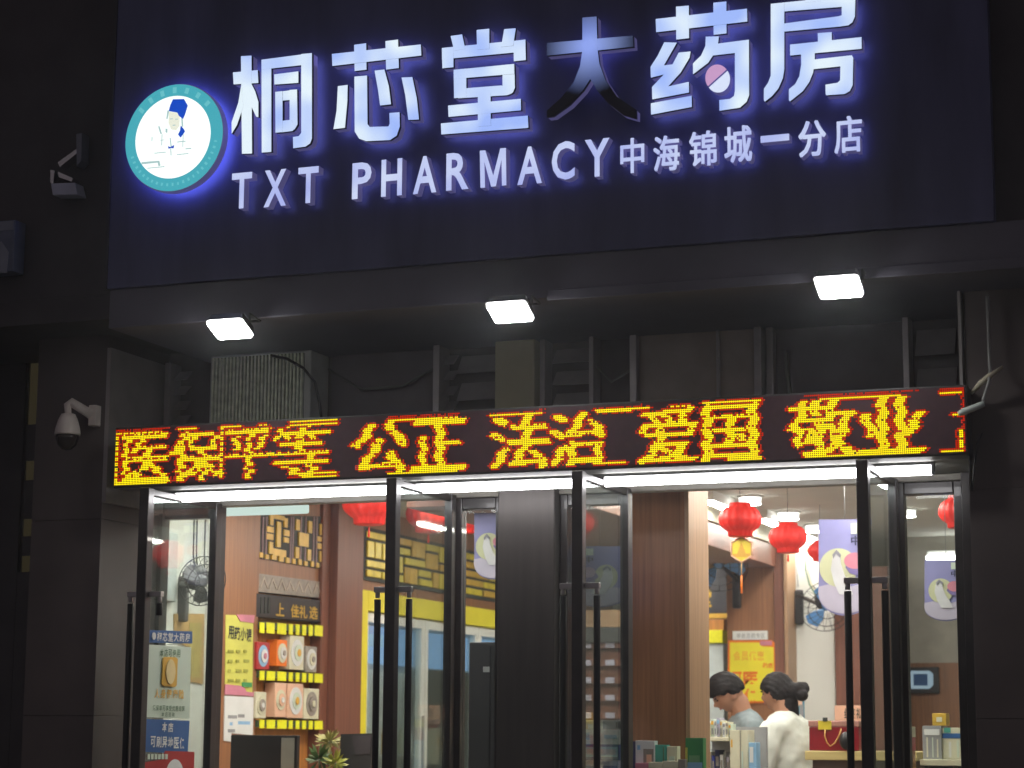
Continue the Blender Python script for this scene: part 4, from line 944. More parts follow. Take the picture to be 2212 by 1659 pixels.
# ------------------------------------------------------------------ left wall: brick pattern panel and fridge
t = thing('brick_pattern_panel', 'gilt yellow decorative panel of interlocking blocks on the left wall', 'wall panel', pv.pt(*pv.uv(920, 1290)))
ub0, ub1 = pv.uv(781, 1250)[0], pv.uv(1130, 1250)[0]; vb0, vb1 = pv.uv(915, 1275)[1], CZ-.12
mb = MB(); pv.slab(mb, ub0, ub1, vb0, vb1, .0005, .012); mb.build('backing', M['ink'], t)
mb = MB(); NRW = 5; hh = (vb1-vb0-.03)/NRW; wc = .115; NCW = int((ub1-ub0-.03)/wc); occ = np.zeros((NRW, NCW), bool)
for r_ in range(NRW):
    for c_ in range(NCW):
        if occ[r_, c_]: continue
        for (a, b) in random.sample([(3, 1), (2, 1), (1, 2), (2, 2), (3, 1), (4, 1)], 6)+[(1, 1)]:
            if r_+b <= NRW and c_+a <= NCW and not occ[r_:r_+b, c_:c_+a].any(): break
        occ[r_:r_+b, c_:c_+a] = True; gp_ = .012
        pv.slab(mb, ub0+.015+c_*wc+gp_, ub0+.015+(c_+a)*wc-gp_, vb0+.015+r_*hh+gp_*.7, vb0+.015+(r_+b)*hh-gp_*.7, .0125, .02+.012*random.random(), 1 if random.random() > .25 else 0)
mb.build('blocks', [M['gold'], M['gold2']], t, .004)
FR = thing('drinks_fridge', 'white framed glass door fridge with blue lit header in a yellow surround', 'fridge', (XL, 4.2, 0))
uf0, uf1 = pv.uv(757, 1450)[0]+.05, pv.uv(1130, 1450)[0]; vf1 = pv.uv(915, 1338)[1]; vft = pv.uv(915, 1297)[1]
us = pv.uv(777, 1450)[0]
mb = MB(); pv.slab(mb, us-.14, us, .0, vft, .0, .05); pv.slab(mb, us+.0005, uf1, vf1, vft, .0, .05); mb.build('surround', M['yellow'], FR, .004)
vw1 = vf1-.004
mb = MB(); pv.slab(mb, us+.01, uf1, .02, vw1, -.09, -.075); mb.build('back_panel', M['white'], FR)
nd = 3; dw = (uf1-us-.02)/nd
for k in range(nd):
    a = us+.012+k*dw; b = a+dw-.008
    mb = MB()
    for q in ((a, a+.05, .1, vw1), (b-.05, b, .1, vw1), (a+.05, b-.05, vw1-.06, vw1), (a+.05, b-.05, .1, .2)): pv.slab(mb, *q, -.02, .025)
    d = mb.build('door', M['white'], FR, .004)
    mb = MB(); pv.slab(mb, a+.05, b-.05, .2, vw1-.061, .004, .010); mb.build('pane', M['glassf'], d)
    mb = MB(); pv.slab(mb, a+.06, b-.06, vw1-.30, vw1-.075, -.06, -.03); mb.build('header_panel', E_BLUE, d)
    mb = MB(); pv.slab(mb, b-.045, b-.03, .8, 1.5, .026, .045); mb.build('handle', M['grey'], d, .003)
shz = [.45, .72, .99, 1.26]
for z_ in shz:
    mb = MB(); pv.slab(mb, us+.06, us+dw-.06, z_-.012, z_, -.074, -.004); mb.build('shelf', M['white'], FR)
mb = MB(); pv.slab(mb, us+dw+.07, uf1-.06, .22, vw1-.31, -.0745, -.03); mb.build('reflection_panel', mat('dark_olive_reflection', (.045, .042, .025), .3), FR)  # added dark sheet stands in for a reflection in these fridge doors
bm_ = [M['cream'], M['paper'], M['amber'], M['grey']]
b0 = None; proto = {}
for i, z_ in enumerate(shz):
    for k in range(7):
        u = us+.10+k*(dw-.2)/6; c = Vector(pv.pt(u, z_+.0005, -.035)); mi = (i+k) % 4
        if mi not in proto:
            o = MB().lathe(c, [(.026, 0), (.028, .01), (.028, .11), (.012, .14), (.012, .165)], 12).build('bottle', bm_[mi]); o['_c'] = tuple(c); proto[mi] = o
        else:
            o = proto[mi].copy(); COL.objects.link(o); o.location = c-Vector(proto[mi]['_c'])
        tag(o, ('cream bottle', 'white bottle', 'amber bottle', 'grey bottle')[mi]+' on the shelves of the glass door fridge', 'bottle', ('cream', 'white', 'amber', 'grey')[mi]+' bottles in the fridge')
for o in proto.values(): del o['_c']

# ------------------------------------------------------------------ things behind the narrow windows and on the left door glass
pk = Plane('Y', .62); a, b = pk.uv(1012, 1500)[0], pk.uv(1104, 1500)[0]; zk = pk.uv(1050, 1387)[1]
t = thing('black_cabinet', 'tall black cabinet with a small white sticker behind the window left of the column', 'cabinet', (a, .62, 0))
MB().box(a, b+.1, .62, 1.0, .01, zk).build('body', M['dgrey'], t, .006)
mb = MB(); mb.box((a+b)/2+.0, (a+b)/2+.004, .616, .6195, .1, zk-.02); mb.build('door_seam', M['black'], t)
mb = MB(); pk.rect(mb, 1044, 1440, 1058, 1452, .001, .003); mb.build('sticker', M['paper'], t)
xg_ = H[0]+.0055; PG = Plane('X', xg_)
t = thing('glass_poster', 'white green poster with blue bands about medical insurance on the left door glass', 'poster', PG.pt(*PG.uv(365, 1500)))
def gp(mb, pts, d0, d1, mi=0): return PG.poly(mb, pts, d0, d1, mi)
mb = MB(); gp(mb, [(317, 1392), (412, 1398), (408, 1553), (312, 1549)], .0004, .0016); mb.build('sheet', M['mint'], t)
mb = MB(); gp(mb, [(322, 1361), (414, 1364), (414, 1390), (320, 1388)], .0004, .0022); mb.build('band', M['blue2'], t); mb = MB(); gp(mb, [(312, 1553), (408, 1557), (404, 1628), (310, 1624)], .0004, .0022); mb.build('band', M['blue2'], t)
mb = MB(); 
for k, ch in enumerate('桐芯堂大药房'): PG.text(mb, ch, 336+k*12.2, 1366+k*.4, 346.5+k*12.2, 1385+k*.4, .007, bold=.025)
PG.disc(mb, 329, 1374, 8, .0062, .007)
for k, ch in enumerate('本店'): PG.text(mb, ch, 347+k*13, 1560+k, 358+k*13, 1581+k, .007, bold=.02)
for k, ch in enumerate('可刷异地医保'): PG.text(mb, ch, 322+k*12.6, 1590+k*.6, 333+k*12.6, 1614+k*.6, .007, bold=.02)
mb.build('lettering', M['paper'], t)
mb = MB()
for k, ch in enumerate('本店可使用'): PG.text(mb, ch, 343+k*9, 1402+k*.3, 350.5+k*9, 1419+k*.3, .0066, bold=.015)
for k, ch in enumerate('凭保单可享受优惠结算'): PG.text(mb, ch, 327+k*7, 1523+k*.2, 333+k*7, 1535+k*.2, .0066, bold=.015)
for k, ch in enumerate('本店咨询'): PG.text(mb, ch, 346+k*7.3, 1538+k*.2, 352+k*7.3, 1548+k*.2, .0066, bold=.015)
mb.build('small_lettering', M['dgreen'], t)
mb = MB(); gp(mb, [(348, 1422), (352, 1419), (375, 1420), (379, 1424), (377, 1480), (373, 1484), (349, 1482), (345, 1478)], .0066, .009); mb.build('icon', M['amber'], t)
mb = MB(); PG.disc(mb, 362, 1451, 27, .0125, .014, sq=.75, n=24); mb.build('icon_print', mat('icon_pale', (.78, .62, .3), .5), t)
mb = MB()
for k, ch in enumerate('人身健康险'): PG.text(mb, ch, 331+k*13.2, 1488+k*.4, 342+k*13.2, 1508+k*.4, .0066, bold=.02)
mb.build('amber_lettering', M['amber'], t)
t = thing('glass_sticker', 'dark red sticker with a white disc at the bottom of the left door glass', 'sticker', PG.pt(*PG.uv(365, 1640)))
mb = MB(); gp(mb, [(304, 1648), (352, 1640), (354, 1622), (418, 1624), (416, 1740), (300, 1740)], .0004, .0016); mb.build('sheet', M['redp'], t)
mb = MB(); PG.disc(mb, 374, 1682, 42, .0056, .007, sq=1.0, n=32); mb.build('disc_print', M['paper'], t)
mb = MB(); 
for k in range(6): PG.rect(mb, 317+k*7.5, 1629, 322+k*7.5, 1640, .004, .0046)
tag(mb.build('glass_lettering', M['mint']), 'row of small pale glyphs on the left door glass above the red sticker', 'lettering')
# brown posters on the white wall left
t = thing('wall_notice', 'tan paper notice on the white wall behind the left door glass', 'notice', pv.pt(*pv.uv(420, 1450)))
pw = Plane('X', XL+.001)
mb = MB(); pw.poly(mb, [(374, 1326), (440, 1326), (437, 1478), (398, 1470), (400, 1395), (374, 1385)], .001, .004); mb.build('sheet', mat('tan_paper', (.5, .32, .12), .6, var=.15), t)
mb = MB(); pw.poly(mb, [(406, 1345), (432, 1345), (430, 1465), (404, 1460)], .0045, .006); mb.build('body_print', mat('tan_print', (.42, .34, .1), .6, var=.25, scale=18), t)
t = thing('wall_notice', 'small orange paper notice at the far left of the white wall', 'notice', pv.pt(*pv.uv(335, 1350)))
mb = MB(); pw.poly(mb, [(322, 1316), (350, 1316), (348, 1364), (320, 1362)], .001, .004); mb.build('sheet', mat('orange_paper', (.55, .25, .05), .6, var=.2), t)
mb = MB()
for x in (470, 486, 530): mb.tube([PX(420+(x-470)*.4, 1110, XL+.004), PX(418+(x-470)*.4, 1200, XL+.004), PX(424+(x-470)*.3, 1250, XL+.01)], .004, 5)
tag(mb.build('cable', M['dgrey']), 'dark cables down the white wall to the grey fan', 'cable')
mb = MB(); pw.rect(mb, 352, 1150, 372, 1300, .001, .03)
tag(mb.build('wall_conduit', mat('conduit_pale', (.5, .55, .55), .5), None, .006), 'pale conduit box on the white wall beside the grey fan', 'conduit')

# ------------------------------------------------------------------ cash counter, monitor, laptop at the left doorway
YC = 1.05
pcn = Plane('Y', YC); zc = pcn.uv(640, 1690)[1]
t = thing('cash_counter', 'low wooden counter across the left doorway carrying the monitor and plants', 'counter', (-4.2, YC, 0))
a, b = pcn.uv(490, 1650)[0], pcn.uv(1004, 1650)[0]
MB().box(a, b, YC-.25, YC+.35, zc-.04, zc).build('top', M['wood3'], t, .006)
MB().box(a+.02, b-.02, YC-.22, YC+.33, .006, zc-.0405).build('body', M['wood'], t, .004)
t = thing('computer_monitor', 'black computer monitor with grey reflection painted on its right half on the counter in the left doorway', 'monitor', (pcn.uv(568, 1650)[0], YC, zc))
u0, u1, v0, v1 = pcn.rng(497, 1588, 641, 1680)
MB().box(u0, u1, YC, YC+.035, zc+.03, v1).build('case', M['black'], t, .005)
mb = MB(); mb.box(pcn.uv(608, 1620)[0], pcn.uv(636, 1620)[0], YC-.003, YC-.0005, zc+.05, v1-.012); mb.box(u0+.01, pcn.uv(607, 1620)[0], YC-.003, YC-.0005, zc+.05, v1-.012, 1); mb.build('screen', [mat('screen_grey', (.28, .29, .25), .3), M['black']], t)  # grey part is a reflection put into the screen colour
MB().box((u0+u1)/2-.03, (u0+u1)/2+.03, YC+.01, YC+.03, zc+.001, zc+.03).build('stand', M['black'], t)
t = thing('laptop', 'dark open laptop seen from behind on the counter beside the left doorway stile', 'laptop', (pcn.uv(768, 1650)[0], YC, zc))
mb = MB(); pcn.poly(mb, [(736, 1586), (806, 1584), (800, 1664), (732, 1664)], -.012, .0); mb.build('lid', M['dgrey'], t)
mb = MB(); pcn.poly(mb, [(760, 1590), (803, 1588), (798, 1628), (768, 1630)], .0005, .002); mb.build('screen', mat('lid_sheen', (.12, .11, .12), .25), t)  # paler patch on the lid, its sheen put into the colour
mb = MB(); a = pcn.uv(735, 1660)[0]; b = pcn.uv(800, 1660)[0]; mb.box(a, b, YC-.18, YC-.001, zc+.001, zc+.018); mb.build('base', M['dgrey'], t)
def plant(px, py, Y, lab, leaf_m, pot_m, zb, s=1.0):
    c = PY(px, py, Y); t = thing('potted_plant', lab, 'plant', (c.x, Y, zb))
    MB().lathe((c.x, Y, zb+.001), [(.035*s, 0), (.045*s, .06*s), (.047*s, .065*s)], 16).build('pot', pot_m, t)
    MB().tube([(c.x, Y, zb+.06*s), (c.x, Y, c.z)], .004, 6).build('stem', M['dgreen'], t)
    mb = MB()
    for k in range(80):
        d = Vector((random.gauss(0, 1), random.gauss(0, 1), random.gauss(.2, .8))).normalized(); q = Vector((c.x, Y, c.z)); r_ = .02+.05*random.random()
        e = q+d*r_*s; n = d.orthogonal().normalized()*.008*s
        mb.add([q+d*.01, e-d*.015*s+n, e+d*.015*s, e-d*.015*s-n], [(0, 1, 2, 3)])
    mb.build('leaves', leaf_m, t)
plant(712, 1602, YC-.02, 'small yellow flowered plant between monitor and laptop', mat('leaf_yellow', (.34, .32, .1), .5, var=.4), M['redp'], zc)
plant(690, 1640, YC-.1, 'small green plant in front of the gilt cabinet', mat('leaf_green', (.09, .17, .05), .5, var=.4), M['teal'], zc)
plant(725, 1648, YC-.14, 'lime green plant in a teal pot beside the laptop', mat('leaf_lime', (.36, .38, .05), .5, var=.4), M['teal'], zc, .9)

# ------------------------------------------------------------------ medicine boxes
def carton(px0, py0, px1, py1, Y, col, lab, prints, dep=.05, group=None, name='medicine_box'):
    p = Plane('Y', Y); u0, u1, v0, v1 = p.rng(px0, py0, px1, py1); t = thing(name, lab, 'box', (u0, Y, v0), group)
    MB().box(u0, u1, Y, Y+dep, v0, v1).build('carton', col, t, .0015)
    if prints:
        mb = MB(); ms = []
        for (a, b, c, d, m) in prints:
            if m not in ms: ms.append(m)
            e = eps(); mb.box(u0+(u1-u0)*a, u0+(u1-u0)*c, Y-.0012-e, Y-.0004, v1-(v1-v0)*d, v1-(v1-v0)*b, ms.index(m))
        mb.build('print', ms, t)
    return u0, u1, v0, v1
# stack behind the glass right of the column
YB = .34
carton(1258, 1608, 1338, 1642, YB, M['blue'], 'blue medicine box with pale lettering panel, behind the glass right of the column', [(.08, .15, .95, .8, M['lblue']), (.12, .3, .9, .65, M['plilac'])])
carton(1258, 1576, 1338, 1607.6, YB, M['paper'], 'white medicine box with light blue print, on top of the blue box', [(.05, .2, .2, .7, M['lblue']), (.6, .35, .93, .62, M['lblue'])])
carton(1262, 1642.4, 1336, 1700, YB, M['plilac'], 'pale box with blue panels, lowest in the stack right of the column', [(.05, .2, .45, .9, M['blue']), (.55, .2, .97, .9, M['blue'])])
carton(1258, 1556, 1300, 1575.6, YB, M['cream'], 'small cream box with an amber corner, topmost left of the stack right of the column', [(.0, .45, .3, .95, M['amber'])])
carton(1301, 1556, 1350, 1575.6, YB+.01, M['grey'], 'small grey box, topmost right of the stack right of the column', [(.6, .2, .95, .9, M['dgrey'])])
ptb = Plane('Y', YB); zs = ptb.uv(1300, 1700)[1]
t = thing('window_ledge', 'white ledge behind the glass carrying the stacked medicine boxes', 'shelf', (ptb.uv(1300, 1650)[0], YB, 0))
a, b = ptb.uv(1240, 1650)[0], ptb.uv(1352, 1650)[0]
MB().box(a, b, YB-.06, YB+.12, zs-.03, zs-.0005).build('top', M['white'], t, .003)
mb = MB(); mb.box(a+.01, a+.03, YB, YB+.08, .006, zs-.0305); mb.box(b-.03, b-.01, YB, YB+.08, .006, zs-.0305); mb.build('legs', M['white'], t)
# shelf in the room behind that glass, with rows of pale tags
ps_ = Plane('Y', 2.4)
t = thing('medicine_shelf', 'brown wall shelf with rows of pale tags seen through the glass right of the column', 'shelf', (ps_.uv(1300, 1500)[0], 2.4, 0))
u0, u1 = ps_.uv(1236, 1450)[0], ps_.uv(1440, 1450)[0]; v1 = ps_.uv(1300, 1330)[1]
MB().box(u0, u1, 2.45, 2.6, .006, v1).build('back', M['wood2'], t)
mb = MB(); mb.box(u0, u1, 2.40, 2.45, v1-.06, v1+.03); mb.box(u0, u1, 2.40, 2.45, v1-.14, v1-.062, 1); mb.build('cornice', [M['wood3'], M['dgrey']], t)
for k in range(5):
    y = 1392+k*38; v = ps_.uv(1300, y)[1]
    mb = MB(); mb.box(u0, u1, 2.42, 2.45, v-.02, v+.01); sh = mb.build('board', M['wood2'], t)
    mb = MB()
    for j in range(4): mb.box(u0+.05+j*.13, u0+.10+j*.13, 2.414, 2.4195, v-.018, v+.012)
    mb.build('tags', M['plilac'], sh)
# low display rack in front of the wooden pier
YD = .42; pd = Plane('Y', YD); zd = pd.uv(1420, 1700)[1]
t = thing('front_rack', 'low cream display rack inside the right doorway with leaflets and boxes', 'rack', (pd.uv(1440, 1650)[0], YD, 0))
a, b = pd.uv(1360, 1650)[0], pd.uv(1530, 1650)[0]
MB().box(a, b, YD-.05, YD+.12, .006, zd).build('body', M['cream'], t, .004)
mb = MB(); 
for k in range(6): mb.box(a+.07+k*(b-a-.1)/6, a+.105+k*(b-a-.1)/6, YD-.052-.01, YD-.0505, zd-.06, zd-.01)
mb.build('tag_holders', M['paper'], t)
carton(1362, 1601, 1372, 1699, YD+.03, M['navy'], 'dark blue box at the left end of the front rack', [])
carton(1373, 1600, 1414, 1699.5, YD, M['paper'], 'white leaflet box with a brown portrait patch on the front rack', [(.1, .1, .25, .2, M['lblue']), (.42, .18, .95, .62, M['steelgrey']), (.58, .3, .85, .58, M['peach']), (.0, .75, .4, 1, M['pink'])])
carton(1415, 1609, 1440, 1699.5, YD+.01, M['teal'], 'teal box between white boxes on the front rack', [(.7, .05, .8, .6, M['dgreen'])])
carton(1441, 1612, 1463, 1699.5, YD+.005, M['cream'], 'cream box right of the teal box on the front rack', [(.2, .25, .75, .5, M['mint'])])
carton(1372, 1648, 1400, 1699, YD-.04, M['pink'], 'pink box at the front left of the front rack', [(.2, .3, .8, .7, M['paper'])], .03)
carton(1401, 1646, 1430, 1699, YD-.04, M['cream'], 'cream patterned box in front of the white leaflet box', [(.1, .25, .5, .9, M['steelgrey']), (.6, .4, .9, .9, M['ink'])], .03)
carton(1431, 1644, 1464, 1699, YD-.04, M['cream'], 'cream patterned box in front of the teal box', [(.15, .5, .45, .9, M['dgreen']), (.55, .3, .9, .6, M['amber'])], .03)
carton(1465, 1640, 1480, 1699, YD-.04, M['steelgrey'], 'small grey box at the right end of the front rack', [], .03)
carton(1481, 1594, 1519, 1699.5, YD+.0, M['green'], 'tall green box with pale blue lower panel beside the wood pier', [(.05, .5, .95, 1, M['lblue']), (.2, .36, .8, .5, mat('print_green2', (.2, .42, .2), .5)), (0, .2, .12, .6, M['lime'])])

# shelf with medicines behind the right doorway, left of the woman
YS = 1.75; pS = Plane('Y', YS)
t = thing('gondola_shelf', 'grey metal shelf of medicine boxes in front of the man', 'shelf', (pS.uv(1580, 1600)[0], YS, 0))
a, b = pS.uv(1512, 1600)[0], pS.uv(1632, 1600)[0]
zz1 = pS.uv(1560, 1592)[1]; zz2 = pS.uv(1560, 1690)[1]
MB().box(a, b, YS+.22, YS+.25, .006, zz1+.05).build('back', M['grey'], t)
MB().box(a, pS.uv(1577, 1600)[0], YS-.02, YS+.2195, zz1-.02, zz1).build('board', M['cream'], t, .003)
MB().box(a, b, YS-.02, YS+.2195, zz2-.02, zz2).build('board', M['cream'], t, .003)
MB().box(a, b, YS-.02, YS+.2195, .006, zz2-.0205).build('plinth', M['grey'], t)
cols = [M['paper'], M['cream'], M['mint'], M['paper'], M['plilac'], M['cream']]
nm = ('white', 'cream', 'mint', 'white', 'lilac', 'cream')
x = 1520
for k in range(9):
    wd = (8, 6, 7, 5, 6, 5, 6, 6, 5)[k]; hgt = (34, 30, 38, 36, 41, 36, 31, 33, 28)[k]
    carton(x, 1592-hgt, x+wd, 1591.5, YS+.01*(k % 3), cols[k % 6], ('slim white pack leftmost on the top board of the grey shelf', 'slim cream pack second from left on the top board', 'slim mint pack with amber patch on the top board', 'slim white pack left of the amber topped pack', 'lilac pack tallest on the top board', 'cream pack right of the tallest pack', 'white pack third from right on the top board', 'cream pack second from right on the top board', 'short mint pack rightmost on the top board')[k],
           [(.1, .1, .9, .3, (M['grey'], M['steelgrey'], M['amber'], M['grey'], M['lblue'], M['amber'])[k % 6]), (.3, .5, .7, .85, M['grey'])], .1)
    x += wd+.6
x = 1520
for k in range(8):
    wd = (7, 9, 6, 10, 7, 6, 5, 5)[k]; hgt = (62, 66, 58, 70, 60, 66, 55, 60)[k]
    carton(x, 1690-hgt, x+wd, 1689.5, YS+.04+.01*(k % 2), (M['paper'], M['cream'], M['blue'], M['navy'], M['paper'], M['grey'], M['plilac'], M['paper'])[k], ('white pack leftmost on the lower board of the grey shelf', 'cream pack on the lower board beside the leftmost white pack', 'blue pack on the lower board of the grey shelf', 'wide navy pack on the lower board of the grey shelf', 'white pack right of the navy pack on the lower board', 'grey pack on the lower board of the grey shelf', 'lilac pack on the lower board of the grey shelf', 'white pack rightmost on the lower board')[k],
           [(.2, .2, .8, .5, M['steelgrey'])], .1)
    x += wd+.8
carton(1577, 1577, 1617, 1660, YS-.03, M['cream'], 'large cream carton standing before the man', [(.55, .0, .58, 1, M['steelgrey']), (.62, .55, .7, 1, M['mint']), (.05, .25, .14, .45, M['amber'])], .12)
carton(1618, 1604, 1634, 1700, YS-.06, M['lblue'], 'light blue and pink pack beside the large cream carton', [(.1, .1, .6, .45, M['paper']), (.1, .65, .9, 1, M['pink'])], .08)

# ------------------------------------------------------------------ right room: plaque, white fridge, price poster
pp = Plane('Y', 6.2)
t = thing('name_plaque', 'black plaque with gold characters behind the first fan', 'plaque', pp.pt(*pp.uv(1545, 1330)))
mb = MB(); pp.rect(mb, 1490, 1195, 1571, 1325, -.03, .0); mb.build('board', mat('plaque_black', (.035, .035, .045), .35), t, .004)
mb = MB(); pp.rect(mb, 1490, 1326, 1571, 1336, -.03, .012); mb.build('frame', M['gold'], t)
mb = MB(); pp.text(mb, '堂', 1505, 1272, 1537, 1312, .003, bold=.03); pp.text(mb, '芝', 1505, 1228, 1537, 1264, .003, bold=.03); mb.build('lettering', M['gold'], t)
t = thing('white_fridge', 'white cabinet with a bright yellow header behind the man', 'cabinet', pp.pt(*pp.uv(1545, 1500)))
u0, u1, v0, v1 = pp.rng(1480, 1360, 1571, 1500)
MB().box(u0, u1, 6.1, 6.35, .006, pp.uv(1545, 1391)[1]).build('body', mat('cool_white', (.6, .68, .68), .5), t, .006)
MB().box(u0, u1, 6.08, 6.35, pp.uv(1545, 1390.5)[1], pp.uv(1545, 1363)[1]).build('header', M['tagy'], t, .004)
MB().box(u0, u1, 6.12, 6.35, pp.uv(1545, 1362.5)[1], pp.uv(1545, 1340)[1]).build('cornice', M['wood4'], t, .004)
pt_ = Plane('Y', 5.285)
t = thing('price_poster', 'bright yellow poster with orange characters and red border on the wood pier', 'poster', pt_.pt(*pt_.uv(1625, 1450)))
mb = MB(); pt_.poly(mb, [(1573, 1383), (1667, 1383), (1676, 1392), (1676, 1505), (1668, 1518), (1573, 1520)], -.012, .0); mb.build('border', M['orange'], t)
mb = MB(); pt_.poly(mb, [(1577, 1388), (1640, 1388), (1646, 1396), (1671, 1398), (1672, 1504), (1664, 1514), (1577, 1516)], .0005, .003); mb.build('sheet', M['yellow'], t)
mb = MB()
for k, ch in enumerate('会员优惠'): pt_.text(mb, ch, 1585+k*17, 1407, 1600+k*17, 1427, .0065, bold=.02)
mb.build('heading', mat('print_faded_orange', (.8, .42, .03), .5), t)
mb = MB()
for ch, a, b in (('可', 1583, 1451), ('医', 1606, 1451), ('保', 1607, 1487)): pt_.text(mb, ch, a, b, a+32 if ch != '可' else a+20, b+32, .0065, bold=.03)
pt_.text(mb, '药店', 1648, 1432, 1670, 1443, .0065, bold=.02)
mb.build('lettering', M['orange'], t)
mb = MB(); pt_.rect(mb, 1642, 1384.5, 1668, 1394, .0035, .005); mb.build('corner_print', M['pink'], t)
t = thing('name_strip', 'white paper strip with grey characters above the yellow poster', 'notice', pt_.pt(*pt_.uv(1620, 1372)))
mb = MB(); pt_.rect(mb, 1583, 1363, 1658, 1382, -.012, .004); mb.build('sheet', M['paper'], t)
mb = MB()
for k, ch in enumerate('非处方药专区'): pt_.text(mb, ch, 1592+k*10.5, 1368, 1600.5+k*10.5, 1378, .008, bold=.01)
mb.build('lettering', M['grey'], t)

# counter with red gift box, far right goods
YK = 2.35; pK = Plane('Y', YK); zk = pK.uv(1800, 1622)[1]
t = thing('wood_counter', 'pale wooden counter carrying the dark red gift box', 'counter', (pK.uv(1800, 1640)[0], YK, 0))
a, b = pK.uv(1750, 1640)[0], pK.uv(1990, 1640)[0]
MB().box(a, b, YK-.12, YK+.4, zk-.045, zk).build('top', mat('beech', (.6, .48, .2), .4, var=.12, scale=6, stretch=(.5, 8, 8)), t, .004)
MB().box(a+.03, b-.03, YK-.08, YK+.38, .006, zk-.0455).build('body', mat('counter_dark', (.12, .08, .06), .5), t)
u0, u1, v0, v1 = pK.rng(1755, 1557, 1862, 1621)
t = thing('red_gift_box', 'dark red gift box with shiny gold band and ribbon handle on the pale counter', 'gift box', (u0, YK, zk))
MB().box(u0, u1, YK-.08, YK+.12, zk+.001, v1-.03).build('carton', M['dred'], t, .005)
MB().box(u0-.002, u1+.002, YK-.084, YK+.124, v1-.0295, v1).build('lid', mat('foil_rose', (.75, .42, .36), .25, metal=.6), t, .004)
mb = MB(); pK2 = Plane('Y', YK-.084); pK2.rect(mb, 1768, 1557, 1796, 1576, .001, .006); mb.build('clasp', M['gold2'], t)
mb = MB(); mb.tube([pK2.pt(*pK2.uv(x, y), .006) for x, y in ((1783, 1576), (1782, 1590), (1787, 1604), (1794, 1612), (1804, 1605), (1814, 1588), (1818, 1574))], .004, 6); mb.build('ribbon', M['ribbon'], t)
mb = MB(); pK2.rect(mb, 1778, 1550, 1788, 1558, .0, .01); mb.build('knob', M['ink'], t)
tag(MB().ball(PY(1828, 1600, YK-.13), .035, .03, .045, seg=14).build('black_pouch', M['black']), 'small black pouch leaning against the dark red gift box', 'pouch')
carton(1803, 1524, 1862, 1560, YK+.2, M['peach'], 'peach card box with dark characters behind the dark red gift box', [], .08)
pq_ = Plane('Y', YK+.2); mb = MB()
for k, ch in enumerate('红枣礼'): pq_.text(mb, ch, 1824+k*13, 1530, 1834+k*13, 1552, .003, bold=.02)
ch_ = mb.build('lettering', M['ink'], [o for o in SC.objects if o.name.startswith('medicine_box')][-1])
c = PY(1727, 1520, 3.5)
t = thing('blue_standee', 'slim blue printed stand behind the woman', 'stand', (c.x, 3.5, 0))
pd2 = Plane('Y', 3.5); mb = MB(); pd2.rect(mb, 1717, 1486, 1737, 1600, -.02, .0); mb.build('panel', mat('standee_blue', (.1, .3, .42), .5, var=.1), t, .004)
mb = MB(); pd2.rect(mb, 1722, 1510, 1733, 1524, .001, .003); pd2.rect(mb, 1728, 1522, 1736, 1560, .001, .003, 1); mb.build('print', [M['peach'], M['grey']], t)
MB().box(c.x-.01, c.x+.01, 3.5, 3.515, .006, pd2.uv(1727, 1600)[1]).build('pole', M['grey'], t)
MB().box(c.x-.12, c.x+.12, 3.4, 3.62, .0045, .02).build('foot', M['dgrey'], t, .004)
# wall screen and goods at the far right
pz = Plane('Y', 6.15)
t = thing('wall_screen', 'black wall panel with a pale rounded blue screen behind the right window', 'screen', pz.pt(*pz.uv(1990, 1470)))
mb = MB(); pz.rect(mb, 1955, 1441, 2028, 1498, -.03, .0); mb.build('case', M['black'], t, .005)
mb = MB(); pz.poly(mb, [(1962, 1456), (1968, 1449), (2008, 1449), (2016, 1456), (2016, 1480), (2008, 1488), (1968, 1488), (1962, 1480)], .001, .004); mb.build('screen', E_SCREEN, t)
mb = MB(); pz.rect(mb, 1974, 1456, 2004, 1481, .0065, .008); mb.build('print', M['blue2'], t)
YG = 2.1; pG = Plane('Y', YG); zg = pG.uv(2020, 1640)[1]
t = thing('goods_stand', 'cream goods stand with clear boxes behind the right window', 'stand', (pG.uv(2030, 1600)[0], YG, 0))
a, b = pG.uv(1990, 1600)[0], pG.uv(2110, 1600)[0]
MB().box(a, b, YG-.05, YG+.35, zg-.03, zg).build('top', M['cream'], t, .003)
mb = MB(); 
for k in range(4): mb.box(a+.02+k*.07, a+.035+k*.07, YG-.04, YG+.3, .006, zg-.0305)
mb.build('rack', M['ink'], t)
carton(1993, 1568, 2034, 1639.5, YG, M['grey'], 'grey carton with vertical pale stripes on the goods stand', [(.1, .1, .9, .28, M['paper']), (.2, .35, .28, .95, M['cream']), (.5, .35, .56, .95, M['mint']), (.75, .4, .82, .95, M['cream'])], .2)
carton(2035, 1572, 2084, 1639.5, YG+.02, M['cream'], 'cream carton with a teal band on the goods stand', [(.0, .18, 1, .34, M['blue2']), (.1, .0, .4, .16, M['teal']), (.3, .45, .4, .95, M['paper']), (.65, .4, .75, .95, M['mint'])], .2)
carton(2014, 1541, 2044, 1567.5, YG+.03, M['gold'], 'small yellow box on top of the grey striped carton', [(.3, .3, .7, .7, M['cream'])], .1)
carton(1950, 1570, 1970, 1592, YG-.2, M['cream'], 'small cream box in the gap beside the right door, topmost', [], .1)
carton(1950, 1592.6, 1970, 1622, YG-.2, M['redp'], 'small reddish box in the gap beside the right door, middle', [(.35, .2, .9, .8, M['lblue'])], .1)
carton(1950, 1622.6, 1970, 1660, YG-.2, M['wood4'], 'small orange brown box in the gap beside the right door, lowest', [(.2, .3, .9, .7, M['cream'])], .1)
